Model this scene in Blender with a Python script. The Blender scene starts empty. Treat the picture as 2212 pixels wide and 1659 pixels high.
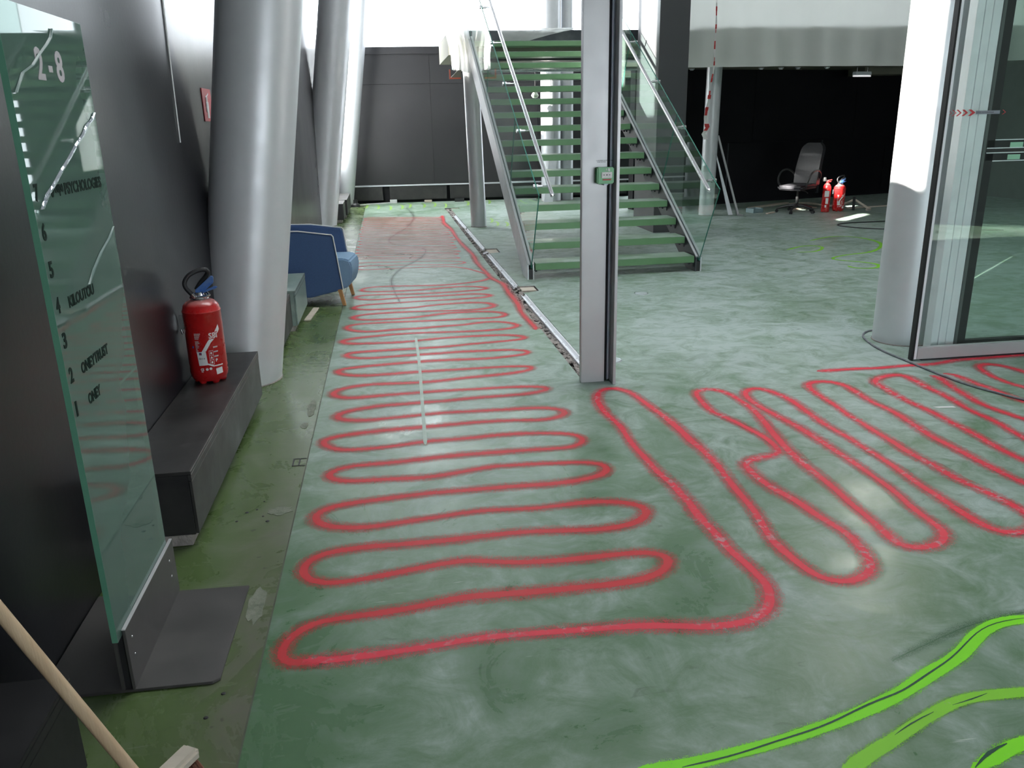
import bpy, bmesh, math, random
from mathutils import Vector, Matrix
random.seed(11)
sc = bpy.context.scene
COL = sc.collection
PI = math.pi

# ------------------------------------------------------------------ camera
cd = bpy.data.cameras.new('camera')
cam = bpy.data.objects.new('camera', cd)
COL.objects.link(cam)
cd.sensor_width = 36.0
cd.lens = 1770.0 / 2212.0 * 36.0
cd.clip_start = 0.02
cam.matrix_world = Matrix(((0.98893232, 0.06317741, -0.13424409, 0.0),
                           (-0.14706965, 0.29801360, -0.94316404, 0.0),
                           (-0.01958010, 0.95246864, 0.30400676, 1.6),
                           (0, 0, 0, 1)))
sc.camera = cam

# ------------------------------------------------------------------ light
sc.view_settings.view_transform = 'Standard'
sc.view_settings.look = 'None'
sc.view_settings.gamma = 1.0
sc.view_settings.use_curve_mapping = False
sc.view_settings.exposure = 0.2
try:
    sc.cycles.use_denoising = True
    sc.cycles.max_bounces = 10
    sc.cycles.diffuse_bounces = 5
    sc.cycles.transparent_max_bounces = 24
    sc.cycles.sample_clamp_indirect = 8.0
except Exception:
    pass
world = bpy.data.worlds.new('overcast_sky')
sc.world = world
world.use_nodes = True
wb = world.node_tree.nodes['Background']
wb.inputs[0].default_value = (0.86, 0.93, 1.0, 1)
wb.inputs[1].default_value = 7.0
sun_d = bpy.data.lights.new('sun', 'SUN')
sun = bpy.data.objects.new('sun', sun_d)
COL.objects.link(sun)
sun_d.energy = 85.0
sun_d.color = (1.0, 0.95, 0.86)
sun_d.angle = math.radians(0.6)
sun.location = (-6, -3, 12)
sun.rotation_euler = Vector((-0.72, -0.60, 0.50)).to_track_quat('Z', 'Y').to_euler()


def portal(name, loc, rot, sx, sy):
    d = bpy.data.lights.new(name, 'AREA')
    d.shape = 'RECTANGLE'
    d.size, d.size_y = sx, sy
    d.cycles.is_portal = True
    o = bpy.data.objects.new(name, d)
    o.location, o.rotation_euler = loc, rot
    COL.objects.link(o)


portal('daylight_far_glazing', (5.4, 18.30, 4.9), (-PI / 2, 0, 0), 13.0, 3.6)
portal('daylight_entrance', (4.1, -2.9, 1.55), (PI / 2, 0, 0), 5.0, 1.9)

# ------------------------------------------------------------------ materials
MATS = {}


def nd(nt, kind, **kw):
    n = nt.nodes.new(kind)
    for k, v in kw.items():
        setattr(n, k, v)
    return n


def setin(n, **kw):
    for k, v in kw.items():
        n.inputs[k.replace('_', ' ')].default_value = v


def c4(c):
    return (c[0], c[1], c[2], 1.0)


def pm(name, c, rough=0.5, metal=0.0, c2=None, scale=6.0, rvar=0.0, bump=0.0, bscale=60.0, spec=0.5, stretch=(1, 1, 1), emit=0.0, coat=0.0, dust=None):
    """procedural material: two colours over a noise, roughness variation, fine bump"""
    if name in MATS:
        return MATS[name]
    m = bpy.data.materials.new(name)
    m.use_nodes = True
    nt = m.node_tree
    b = nt.nodes['Principled BSDF']
    setin(b, Roughness=rough, Metallic=metal)
    b.inputs['Specular IOR Level'].default_value = spec
    b.inputs['Coat Weight'].default_value = coat
    tc = nd(nt, 'ShaderNodeTexCoord')
    mp = nd(nt, 'ShaderNodeMapping')
    mp.inputs['Scale'].default_value = stretch
    nt.links.new(tc.outputs['Object'], mp.inputs['Vector'])
    nz = nd(nt, 'ShaderNodeTexNoise')
    setin(nz, Scale=scale, Detail=6.0, Roughness=0.6)
    nt.links.new(mp.outputs[0], nz.inputs['Vector'])
    if c2 is None:
        c2 = tuple(min(1, x * 1.12 + 0.004) for x in c)
    mx = nd(nt, 'ShaderNodeMix', data_type='RGBA')
    mx.inputs[6].default_value = c4(c)
    mx.inputs[7].default_value = c4(c2)
    rp = nd(nt, 'ShaderNodeMapRange')
    setin(rp, From_Min=0.35, From_Max=0.68)
    nt.links.new(nz.outputs[0], rp.inputs[0])
    nt.links.new(rp.outputs[0], mx.inputs[0])
    if dust:
        ge = nd(nt, 'ShaderNodeNewGeometry')
        sx = nd(nt, 'ShaderNodeSeparateXYZ')
        nt.links.new(ge.outputs['Normal'], sx.inputs[0])
        dr = nd(nt, 'ShaderNodeMapRange')
        setin(dr, From_Min=0.5, From_Max=0.95, To_Max=0.45)
        nt.links.new(sx.outputs[2], dr.inputs[0])
        dm = nd(nt, 'ShaderNodeMix', data_type='RGBA')
        dm.inputs[7].default_value = c4(dust)
        nt.links.new(dr.outputs[0], dm.inputs[0])
        nt.links.new(mx.outputs[2], dm.inputs[6])
        mx = dm
    nt.links.new(mx.outputs[2], b.inputs['Base Color'])
    if rvar:
        r2 = nd(nt, 'ShaderNodeMapRange')
        setin(r2, To_Min=max(0, rough - rvar), To_Max=min(1, rough + rvar), From_Min=0.3, From_Max=0.7)
        nt.links.new(nz.outputs[0], r2.inputs[0])
        nt.links.new(r2.outputs[0], b.inputs['Roughness'])
    if bump:
        n2 = nd(nt, 'ShaderNodeTexNoise')
        setin(n2, Scale=bscale, Detail=3.0)
        nt.links.new(mp.outputs[0], n2.inputs['Vector'])
        bp = nd(nt, 'ShaderNodeBump')
        setin(bp, Strength=bump, Distance=0.01)
        nt.links.new(n2.outputs[0], bp.inputs['Height'])
        nt.links.new(bp.outputs[0], b.inputs['Normal'])
    if emit:
        b.inputs['Emission Color'].default_value = c4(c)
        b.inputs['Emission Strength'].default_value = emit
    MATS[name] = m
    return m


def glass(name, tint, milk=0.0, milkcol=(0.3, 0.5, 0.4), rough=0.0, ior=1.5):
    """thin architectural glass: tinted pass-through, mirror reflection by Fresnel, optional milky film"""
    m = bpy.data.materials.new(name)
    m.use_nodes = True
    nt = m.node_tree
    nt.nodes.remove(nt.nodes['Principled BSDF'])
    out = nt.nodes['Material Output']
    tr = nd(nt, 'ShaderNodeBsdfTransparent')
    tr.inputs[0].default_value = c4(tint)
    gl = nd(nt, 'ShaderNodeBsdfGlossy')
    gl.inputs['Roughness'].default_value = rough
    gl.inputs['Color'].default_value = (0.95, 1, 0.98, 1)
    fr = nd(nt, 'ShaderNodeFresnel')
    fr.inputs['IOR'].default_value = ior
    base = tr.outputs[0]
    if milk:
        df = nd(nt, 'ShaderNodeBsdfDiffuse')
        tc = nd(nt, 'ShaderNodeTexCoord')
        nz = nd(nt, 'ShaderNodeTexNoise')
        setin(nz, Scale=3.0, Detail=5.0)
        nt.links.new(tc.outputs['Object'], nz.inputs['Vector'])
        mc = nd(nt, 'ShaderNodeMix', data_type='RGBA')
        mc.inputs[6].default_value = c4(milkcol)
        mc.inputs[7].default_value = c4([x * 1.25 for x in milkcol])
        nt.links.new(nz.outputs[0], mc.inputs[0])
        nt.links.new(mc.outputs[2], df.inputs[0])
        m1 = nd(nt, 'ShaderNodeMixShader')
        m1.inputs[0].default_value = milk
        nt.links.new(tr.outputs[0], m1.inputs[1])
        nt.links.new(df.outputs[0], m1.inputs[2])
        base = m1.outputs[0]
    geo = nd(nt, 'ShaderNodeNewGeometry')
    inv = nd(nt, 'ShaderNodeMath', operation='SUBTRACT')
    inv.inputs[0].default_value = 1.0
    nt.links.new(geo.outputs['Backfacing'], inv.inputs[1])
    mu = nd(nt, 'ShaderNodeMath', operation='MULTIPLY')
    nt.links.new(fr.outputs[0], mu.inputs[0])
    nt.links.new(inv.outputs[0], mu.inputs[1])
    ms = nd(nt, 'ShaderNodeMixShader')
    nt.links.new(mu.outputs[0], ms.inputs[0])
    nt.links.new(base, ms.inputs[1])
    nt.links.new(gl.outputs[0], ms.inputs[2])
    nt.links.new(ms.outputs[0], out.inputs['Surface'])
    return m


def film(name, c, trans=0.35, clear=0.25, rough=0.35):
    """plastic sheeting: part clear, part translucent, slightly shiny"""
    m = bpy.data.materials.new(name)
    m.use_nodes = True
    nt = m.node_tree
    b = nt.nodes['Principled BSDF']
    out = nt.nodes['Material Output']
    tc = nd(nt, 'ShaderNodeTexCoord')
    nz = nd(nt, 'ShaderNodeTexNoise')
    setin(nz, Scale=1.3, Detail=5.0, Distortion=1.0)
    nt.links.new(tc.outputs['Object'], nz.inputs['Vector'])
    mc = nd(nt, 'ShaderNodeMix', data_type='RGBA')
    mc.inputs[6].default_value = c4([x * 0.9 for x in c])
    mc.inputs[7].default_value = c4(c)
    nt.links.new(nz.outputs[0], mc.inputs[0])
    nt.links.new(mc.outputs[2], b.inputs['Base Color'])
    setin(b, Roughness=rough)
    tl = nd(nt, 'ShaderNodeBsdfTranslucent')
    nt.links.new(mc.outputs[2], tl.inputs[0])
    tr = nd(nt, 'ShaderNodeBsdfTransparent')
    m1 = nd(nt, 'ShaderNodeMixShader')
    m1.inputs[0].default_value = trans
    m2 = nd(nt, 'ShaderNodeMixShader')
    m2.inputs[0].default_value = clear
    nt.links.new(b.outputs[0], m1.inputs[1])
    nt.links.new(tl.outputs[0], m1.inputs[2])
    nt.links.new(m1.outputs[0], m2.inputs[1])
    nt.links.new(tr.outputs[0], m2.inputs[2])
    nt.links.new(m2.outputs[0], out.inputs['Surface'])
    return m


def floor_mat(name, clean, dusty, bias, xgrad=True, grime=False):
    m = bpy.data.materials.new(name)
    m.use_nodes = True
    nt = m.node_tree
    L = nt.links.new
    b = nt.nodes['Principled BSDF']
    tc = nd(nt, 'ShaderNodeTexCoord')

    def noise(scale, detail, stretch=(1, 1, 1), rot=0.0, dist=0.0, rough=0.6):
        mp = nd(nt, 'ShaderNodeMapping')
        mp.inputs['Scale'].default_value = stretch
        mp.inputs['Rotation'].default_value = (0, 0, rot)
        L(tc.outputs['Object'], mp.inputs['Vector'])
        n = nd(nt, 'ShaderNodeTexNoise')
        setin(n, Scale=scale, Detail=detail, Distortion=dist, Roughness=rough)
        L(mp.outputs[0], n.inputs['Vector'])
        return n.outputs[0]

    def mr(src, a, bb, c=0.0, d=1.0):
        r = nd(nt, 'ShaderNodeMapRange')
        setin(r, From_Min=a, From_Max=bb, To_Min=c, To_Max=d)
        L(src, r.inputs[0])
        return r.outputs[0]

    def ma(op, a, bb):
        n = nd(nt, 'ShaderNodeMath', operation=op)
        for i, x in enumerate((a, bb)):
            if isinstance(x, (int, float)):
                n.inputs[i].default_value = x
            else:
                L(x, n.inputs[i])
        return n.outputs[0]
    big = noise(0.55, 3.0, dist=0.6)
    mid = noise(2.6, 9.0, (1, 0.75, 1), 0.5, 0.9, 0.68)
    st1 = noise(9.0, 6.0, (0.6, 1.3, 1), 0.35, 1.2)
    st2 = noise(11.0, 5.0, (0.5, 1.5, 1), -0.7, 1.0)
    mask = ma('ADD', ma('MULTIPLY', big, 0.55), ma('MULTIPLY', mid, 0.75))
    mask = ma('ADD', mask, bias)
    if xgrad:
        sx = nd(nt, 'ShaderNodeSeparateXYZ')
        L(tc.outputs['Object'], sx.inputs[0])
        mask = ma('ADD', mask, mr(sx.outputs[0], 0.2, 2.2, -0.02, 0.16))
        mask = ma('ADD', mask, mr(sx.outputs[1], 2.0, 5.5, -0.08, 0.05))
    dust = mr(mask, 0.48, 0.98)
    scuff = mr(ma('MAXIMUM', st1, st2), 0.60, 0.80)
    dark = mr(st2, 0.36, 0.26)
    scr = mr(noise(26.0, 3.0, (0.15, 2.2, 1), 0.9, 0.5), 0.70, 0.76)
    fine = noise(4.6, 10.0, (0.9, 1.1, 1), 0.2, 0.9, 0.72)
    amp = mr(dust, 0.05, 0.5, 0.25, 1.0)
    d2 = ma('ADD', ma('ADD', dust, ma('MULTIPLY', scuff, 0.16)), ma('MULTIPLY', ma('MULTIPLY', ma('SUBTRACT', fine, 0.52), 2.6), amp))
    cl = nd(nt, 'ShaderNodeClamp')
    L(d2, cl.inputs[0])
    d2 = cl.outputs[0]
    mx = nd(nt, 'ShaderNodeMix', data_type='RGBA')
    mx.inputs[6].default_value = c4(clean)
    mx.inputs[7].default_value = c4(dusty)
    L(d2, mx.inputs[0])
    mk = nd(nt, 'ShaderNodeMix', data_type='RGBA')
    mk.inputs[7].default_value = c4([x * 0.45 for x in clean])
    L(mx.outputs[2], mk.inputs[6])
    L(ma('MULTIPLY', dark, 0.55), mk.inputs[0])
    mw = nd(nt, 'ShaderNodeMix', data_type='RGBA')
    mw.inputs[7].default_value = (0.5, 0.54, 0.5, 1)
    L(mk.outputs[2], mw.inputs[6])
    L(ma('MULTIPLY', scr, 0.45), mw.inputs[0])
    if grime:
        sx = nd(nt, 'ShaderNodeSeparateXYZ')
        L(tc.outputs['Object'], sx.inputs[0])
        near = mr(sx.outputs[0], -0.74, -0.52)
        front = mr(sx.outputs[1], 4.6, 2.6)
        g1 = ma('MULTIPLY', ma('MULTIPLY', near, front), mr(mid, 0.36, 0.60, 0.15, 0.95))
        mg = nd(nt, 'ShaderNodeMix', data_type='RGBA')
        mg.inputs[7].default_value = (0.135, 0.128, 0.105, 1)
        L(mw.outputs[2], mg.inputs[6])
        L(g1, mg.inputs[0])
        spots = mr(noise(13.0, 2.0), 0.70, 0.74)
        mk2 = nd(nt, 'ShaderNodeMix', data_type='RGBA')
        mk2.inputs[7].default_value = (0.025, 0.03, 0.02, 1)
        L(mg.outputs[2], mk2.inputs[6])
        L(ma('MULTIPLY', ma('MULTIPLY', spots, front), 0.8), mk2.inputs[0])
        mw = mk2
    L(mw.outputs[2], b.inputs['Base Color'])
    b.inputs['Specular IOR Level'].default_value = 0.38
    L(mr(ma('ADD', dust, ma('MULTIPLY', scuff, 0.3)), 0.0, 1.0, 0.26, 0.74), b.inputs['Roughness'])
    bp = nd(nt, 'ShaderNodeBump')
    setin(bp, Strength=0.06, Distance=0.004)
    L(mid, bp.inputs['Height'])
    L(bp.outputs[0], b.inputs['Normal'])
    return m


def paint_mat(name, c, worn, wear, halo=0.45, core=0.40, rough=0.55):
    """sprayed line on the floor: v across the ribbon drives coverage; overspray at the sides, worn by feet and wheels"""
    m = bpy.data.materials.new(name)
    m.use_nodes = True
    nt = m.node_tree
    L = nt.links.new
    b = nt.nodes['Principled BSDF']
    out = nt.nodes['Material Output']
    uv = nd(nt, 'ShaderNodeUVMap')
    sp = nd(nt, 'ShaderNodeSeparateXYZ')
    L(uv.outputs[0], sp.inputs[0])
    tc = nd(nt, 'ShaderNodeTexCoord')

    def noise(scale, detail, dist=0.0):
        n = nd(nt, 'ShaderNodeTexNoise')
        setin(n, Scale=scale, Detail=detail, Distortion=dist)
        L(tc.outputs['Object'], n.inputs['Vector'])
        return n.outputs[0]

    def mr(src, a, bb, cc=0.0, d=1.0, t='SMOOTHSTEP'):
        r = nd(nt, 'ShaderNodeMapRange', interpolation_type=t)
        setin(r, From_Min=a, From_Max=bb, To_Min=cc, To_Max=d)
        L(src, r.inputs[0])
        return r.outputs[0]

    def ma(op, a, bb=0.0):
        n = nd(nt, 'ShaderNodeMath', operation=op)
        for i, x in enumerate((a, bb)):
            if isinstance(x, (int, float)):
                n.inputs[i].default_value = x
            else:
                L(x, n.inputs[i])
        return n.outputs[0]
    av = ma('ABSOLUTE', sp.outputs[1])
    av = ma('ADD', av, ma('MULTIPLY', ma('SUBTRACT', noise(7.0, 3.0), 0.5), 0.22))
    cov = mr(av, core + 0.14, core - 0.04)
    ha = ma('MULTIPLY', mr(av, 1.0, core), halo)
    cov = ma('MAXIMUM', cov, ha)
    w1 = mr(noise(34.0, 6.0, 0.6), 0.70 - wear, 0.80 - wear * 0.6)
    w2 = mr(noise(2.2, 3.0), 0.42, 0.60)
    wr = ma('MULTIPLY', w1, w2)
    mx = nd(nt, 'ShaderNodeMix', data_type='RGBA')
    mx.inputs[6].default_value = c4(c)
    mx.inputs[7].default_value = c4(worn)
    L(ma('MULTIPLY', wr, 0.85), mx.inputs[0])
    L(mx.outputs[2], b.inputs['Base Color'])
    setin(b, Roughness=rough)
    b.inputs['Specular IOR Level'].default_value = 0.25
    cov = ma('MULTIPLY', cov, ma('SUBTRACT', 1.0, ma('MULTIPLY', wr, 0.35)))
    sn = nd(nt, 'ShaderNodeVectorMath', operation='SNAP')
    sn.inputs[1].default_value = (0.0016, 0.0016, 0.0016)
    L(tc.outputs['Object'], sn.inputs[0])
    wn = nd(nt, 'ShaderNodeTexWhiteNoise', noise_dimensions='2D')
    L(sn.outputs[0], wn.inputs['Vector'])
    cov = ma('GREATER_THAN', cov, ma('ADD', wn.outputs[0], 0.001))
    tr = nd(nt, 'ShaderNodeBsdfTransparent')
    ms = nd(nt, 'ShaderNodeMixShader')
    L(cov, ms.inputs[0])
    L(tr.outputs[0], ms.inputs[1])
    L(b.outputs[0], ms.inputs[2])
    L(ms.outputs[0], out.inputs['Surface'])
    return m


# ------------------------------------------------------------------ mesh helpers
class MB:
    def __init__(s):
        s.bm = bmesh.new()

    def add(s, vs, fs):
        v = [s.bm.verts.new(p) for p in vs]
        for f in fs:
            try:
                s.bm.faces.new([v[i] for i in f])
            except ValueError:
                pass
        return s

    def box(s, x0, x1, y0, y1, z0, z1, bev=0.0, M=None):
        t = bmesh.new()
        bmesh.ops.create_cube(t, size=1.0)
        for v in t.verts:
            v.co = Vector(((x0 + x1) / 2 + v.co.x * (x1 - x0), (y0 + y1) / 2 + v.co.y * (y1 - y0), (z0 + z1) / 2 + v.co.z * (z1 - z0)))
        if bev:
            bmesh.ops.bevel(t, geom=list(t.edges), offset=bev, segments=2, affect='EDGES')
        return s.merge(t, M)

    def merge(s, t, M=None):
        if M is not None:
            t.transform(M)
        m = bpy.data.meshes.new('tmp')
        t.to_mesh(m)
        t.free()
        s.bm.from_mesh(m)
        bpy.data.meshes.remove(m)
        return s

    def tube(s, pts, r, seg=8, cap=True, closed=False):
        """tube along a path; r a number or a list"""
        P = [Vector(p) for p in pts]
        n = len(P)
        R = r if isinstance(r, (list, tuple)) else [r] * n
        rings = []
        up = None
        for i in range(n):
            a = P[(i - 1) % n] if (i or closed) else P[0]
            b = P[(i + 1) % n] if (i < n - 1 or closed) else P[-1]
            d = (b - a).normalized()
            if up is None:
                up = Vector((0, 0, 1)) if abs(d.z) < 0.9 else Vector((1, 0, 0))
            x = d.cross(up).normalized()
            y = x.cross(d).normalized()
            up = y
            rings.append([s.bm.verts.new(P[i] + (x * math.cos(2 * PI * k / seg) + y * math.sin(2 * PI * k / seg)) * R[i]) for k in range(seg)])
        for i in range(n if closed else n - 1):
            A, B = rings[i], rings[(i + 1) % n]
            for k in range(seg):
                s.bm.faces.new((A[k], A[(k + 1) % seg], B[(k + 1) % seg], B[k]))
        if cap and not closed:
            s.bm.faces.new(rings[0][::-1])
            s.bm.faces.new(rings[-1])
        return s

    def lathe(s, prof, c=(0, 0, 0), seg=32, M=None):
        """profile of (r, z) turned about z"""
        t = bmesh.new()
        rings = []
        for r, z in prof:
            if r < 1e-6:
                rings.append([t.verts.new((c[0], c[1], c[2] + z))])
            else:
                rings.append([t.verts.new((c[0] + r * math.cos(2 * PI * k / seg), c[1] + r * math.sin(2 * PI * k / seg), c[2] + z)) for k in range(seg)])
        for A, B in zip(rings, rings[1:]):
            for k in range(seg):
                k2 = (k + 1) % seg
                if len(A) == 1 and len(B) == 1:
                    continue
                if len(A) == 1:
                    t.faces.new((A[0], B[k2], B[k]))
                elif len(B) == 1:
                    t.faces.new((A[k], A[k2], B[0]))
                else:
                    t.faces.new((A[k], A[k2], B[k2], B[k]))
        bmesh.ops.recalc_face_normals(t, faces=list(t.faces))
        return s.merge(t, M)

    def prism(s, poly, ex, bev=0.0, M=None):
        """polygon of 3-D points extruded along ex"""
        t = bmesh.new()
        e = Vector(ex)
        a = [t.verts.new(p) for p in poly]
        b = [t.verts.new(Vector(p) + e) for p in poly]
        n = len(a)
        t.faces.new(a)
        t.faces.new(b[::-1])
        for i in range(n):
            t.faces.new((a[i], b[i], b[(i + 1) % n], a[(i + 1) % n]))
        bmesh.ops.recalc_face_normals(t, faces=list(t.faces))
        if bev:
            bmesh.ops.bevel(t, geom=list(t.edges), offset=bev, segments=2, affect='EDGES')
        return s.merge(t, M)

    def build(s, name, m, parent=None, smooth=False, world=False, recalc=False):
        if recalc:
            bmesh.ops.recalc_face_normals(s.bm, faces=list(s.bm.faces))
        if world and parent is not None:
            s.bm.transform(ROOTM[parent.name].inverted())
        me = bpy.data.meshes.new(name)
        s.bm.to_mesh(me)
        s.bm.free()
        me.materials.append(m)
        if smooth:
            for p in me.polygons:
                p.use_smooth = True
            try:
                me.set_sharp_from_angle(angle=math.radians(38))
            except Exception:
                pass
        o = bpy.data.objects.new(name, me)
        COL.objects.link(o)
        if parent is not None:
            o.parent = parent
            ROOTM[o.name] = ROOTM.get(parent.name, Matrix())
        return o


ROOTM = {}
ORD = ('first', 'second', 'third', 'fourth', 'fifth', 'sixth', 'seventh', 'eighth', 'ninth', 'tenth')


def tag(o, label=None, cat=None, group=None, kind=None):
    for k, v in (('label', label), ('category', cat), ('group', group), ('kind', kind)):
        if v:
            o[k] = v
    return o


def thing(name, label, cat, loc=(0, 0, 0), rz=0.0, group=None):
    o = bpy.data.objects.new(name, None)
    o.empty_display_size = 0.1
    o.location = loc
    o.rotation_euler = (0, 0, rz)
    COL.objects.link(o)
    ROOTM[o.name] = Matrix.Translation(loc) @ Matrix.Rotation(rz, 4, 'Z')
    return tag(o, label, cat, group)


def copy_thing(r, loc, rz, label, group=None):
    n = r.copy()
    COL.objects.link(n)
    n.location = loc
    n.rotation_euler = (0, 0, rz)
    n['label'] = label
    if group:
        n['group'] = group
    for ch in r.children:
        c = ch.copy()
        COL.objects.link(c)
        c.parent = n
        for g in ch.children:
            d = g.copy()
            COL.objects.link(d)
            d.parent = c
    return n


def text(name, s, size, m, parent, M, sx=1.0, depth=0.002, bold=0.0, align='LEFT', space=1.0):
    """lettering as a thin mesh; M places the text plane (x right, y up, z out)"""
    cu = bpy.data.curves.new('txt', 'FONT')
    cu.body = s
    cu.size = size
    cu.extrude = depth
    cu.offset = bold
    cu.align_x = align
    cu.space_character = space
    cu.resolution_u = 3
    o = bpy.data.objects.new('txt', cu)
    COL.objects.link(o)
    dg = bpy.context.evaluated_depsgraph_get()
    me = bpy.data.meshes.new_from_object(o.evaluated_get(dg))
    bpy.data.objects.remove(o)
    bpy.data.curves.remove(cu)
    me.name = name
    me.transform(Matrix.Diagonal((sx, 1, 1, 1)))
    me.transform(ROOTM[parent.name].inverted() @ M)
    me.materials.clear()
    me.materials.append(m)
    ob = bpy.data.objects.new(name, me)
    COL.objects.link(ob)
    ob.parent = parent
    ROOTM[ob.name] = ROOTM[parent.name]
    return ob


def frame(o, x, y):
    """matrix with origin o, x axis, y axis"""
    x = Vector(x).normalized()
    y = Vector(y).normalized()
    z = x.cross(y)
    return Matrix((x, y, z)).transposed().to_4x4() if False else Matrix.Translation(o) @ Matrix((x, y, z)).transposed().to_4x4()


def smooth_path(pts, step):
    """Catmull-Rom through the points, resampled"""
    P = [Vector((p[0], p[1], p[2] if len(p) > 2 else 0)) for p in pts]
    out = []
    n = len(P)
    for i in range(n - 1):
        p0, p1, p2, p3 = P[max(i - 1, 0)], P[i], P[i + 1], P[min(i + 2, n - 1)]
        k = max(1, int((p2 - p1).length / step))
        for j in range(k):
            t = j / k
            out.append(0.5 * ((2 * p1) + (p2 - p0) * t + (2 * p0 - 5 * p1 + 4 * p2 - p3) * t * t + (3 * p1 - p0 - 3 * p2 + p3) * t ** 3))
    out.append(P[-1])
    return out


def ribbon(name, pts, hw, z, m, parent=None, step=0.035, taper=True, wob=0.0, sm=4, tl=0.05):
    P = smooth_path(pts, step)
    for _ in range(sm):
        P = [P[0]] + [P[i] * 0.5 + (P[i - 1] + P[i + 1]) * 0.25 for i in range(1, len(P) - 1)] + [P[-1]]
    bm = bmesh.new()
    uvl = bm.loops.layers.uv.new('UVMap')
    rows = []
    s = 0.0
    rnd = random.Random(len(P))
    ph = rnd.random() * 9
    for i, p in enumerate(P):
        a, b = P[max(i - 1, 0)], P[min(i + 1, len(P) - 1)]
        d = (b - a)
        d.z = 0
        d = d.normalized() if d.length > 1e-6 else Vector((1, 0, 0))
        nrm = Vector((-d.y, d.x, 0))
        if i:
            s += (p - P[i - 1]).length
        e_ = min(i, len(P) - 1 - i) * step
        h = hw * min(1.0, 0.3 + 0.7 * e_ / tl) * (1 + wob * (0.5 * math.sin(s * 5 + ph) + 0.5 * math.sin(s * 2.3 + ph * 2)))
        zz = z + 0.0008 * i / len(P)
        rows.append((bm.verts.new((p.x - nrm.x * h, p.y - nrm.y * h, zz)), bm.verts.new((p.x + nrm.x * h, p.y + nrm.y * h, zz)), s))
    for A, B in zip(rows, rows[1:]):
        f = bm.faces.new((A[0], B[0], B[1], A[1]))
        for lp, uvv in zip(f.loops, ((A[2], -1), (B[2], -1), (B[2], 1), (A[2], 1))):
            lp[uvl].uv = uvv
        if f.normal.z < 0:
            pass
    bm.normal_update()
    for f in bm.faces:
        if f.normal.z < 0:
            f.normal_flip()
    me = bpy.data.meshes.new(name)
    bm.to_mesh(me)
    bm.free()
    me.materials.append(m)
    o = bpy.data.objects.new(name, me)
    COL.objects.link(o)
    if parent:
        o.parent = parent
    return o


def holed_wall(mb, axis, at, thick, a0, a1, z0, z1, holes):
    """wall slab in the plane axis=at with rectangular openings (a0,a1,z0,z1)"""
    A = sorted({a0, a1, *[h[0] for h in holes], *[h[1] for h in holes]})
    Z = sorted({z0, z1, *[h[2] for h in holes], *[h[3] for h in holes]})
    for i in range(len(A) - 1):
        for j in range(len(Z) - 1):
            ca, cz = (A[i] + A[i + 1]) / 2, (Z[j] + Z[j + 1]) / 2
            if any(h[0] < ca < h[1] and h[2] < cz < h[3] for h in holes):
                continue
            if axis == 'x':
                mb.box(at, at + thick, A[i], A[i + 1], Z[j], Z[j + 1])
            else:
                mb.box(A[i], A[i + 1], at, at + thick, Z[j], Z[j + 1])
    return mb

# ------------------------------------------------------------------ palette
M_floor = floor_mat('green_resin_floor', (0.082, 0.160, 0.082), (0.32, 0.39, 0.37), -0.02)
M_strip = floor_mat('olive_resin_floor', (0.080, 0.125, 0.042), (0.20, 0.22, 0.165), -0.14, False, True)
M_wall = pm('charcoal_wall', (0.012, 0.012, 0.015), 0.30, 0.0, (0.017, 0.017, 0.020), 1.2, 0.03, 0.03, 40, spec=0.42)
M_board = pm('far_wall_board', (0.020, 0.020, 0.023), 0.48, 0.0, (0.025, 0.025, 0.028), 1.2, 0.04)
M_black = pm('black_wall', (0.010, 0.010, 0.012), 0.6, 0.0, (0.014, 0.014, 0.016), 1.5, 0.05, spec=0.15)
M_blackm = pm('black_metal', (0.018, 0.018, 0.020), 0.42, 0.0, (0.035, 0.034, 0.034), 5, 0.10)
M_bench = pm('black_bench_laminate', (0.014, 0.014, 0.014), 0.45, 0.0, (0.032, 0.031, 0.030), 4, 0.10, 0.04, 200)
M_silver = pm('silver_column_paint', (0.68, 0.695, 0.725), 0.40, 0.26, (0.64, 0.655, 0.685), 5, 0.06, 0.03, 30)
M_alu = pm('anodised_aluminium', (0.50, 0.50, 0.51), 0.40, 0.30, (0.46, 0.46, 0.475), 3, 0.05)
M_aluB = pm('blue_grey_aluminium', (0.46, 0.51, 0.62), 0.40, 0.12, (0.42, 0.465, 0.57), 3, 0.05)
M_white = pm('white_lacquer', (0.78, 0.80, 0.84), 0.35)
M_steel = pm('brushed_steel', (0.62, 0.62, 0.63), 0.22, 1.0, (0.5, 0.5, 0.52), 20, 0.06)
M_chrome = pm('polished_steel', (0.88, 0.88, 0.90), 0.24, 0.9)
M_dsteel = pm('dark_steel', (0.045, 0.050, 0.060), 0.38, 0.3, (0.075, 0.085, 0.09), 6, 0.1)
M_rub = pm('black_rubber', (0.010, 0.010, 0.012), 0.55)
M_green = pm('green_tread_edge', (0.105, 0.235, 0.105), 0.45, 0.0, (0.13, 0.27, 0.13), 5, 0.08)
M_greent = pm('green_tread_top_dusty', (0.14, 0.24, 0.15), 0.40, 0.0, (0.36, 0.44, 0.40), 4, 0.1)
M_red = pm('red_enamel', (0.50, 0.012, 0.012), 0.28, 0.0, (0.42, 0.012, 0.014), 8, 0.05, coat=0.3, dust=(0.42, 0.30, 0.28))
M_redlab = pm('red_print', (0.50, 0.03, 0.04), 0.5)
M_whitelab = pm('white_label', (0.72, 0.72, 0.72), 0.5)
M_ink = pm('dark_ink', (0.03, 0.03, 0.04), 0.6)
M_blue = pm('blue_plastic', (0.03, 0.12, 0.42), 0.4, 0.0, (0.10, 0.19, 0.40), 30)
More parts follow.
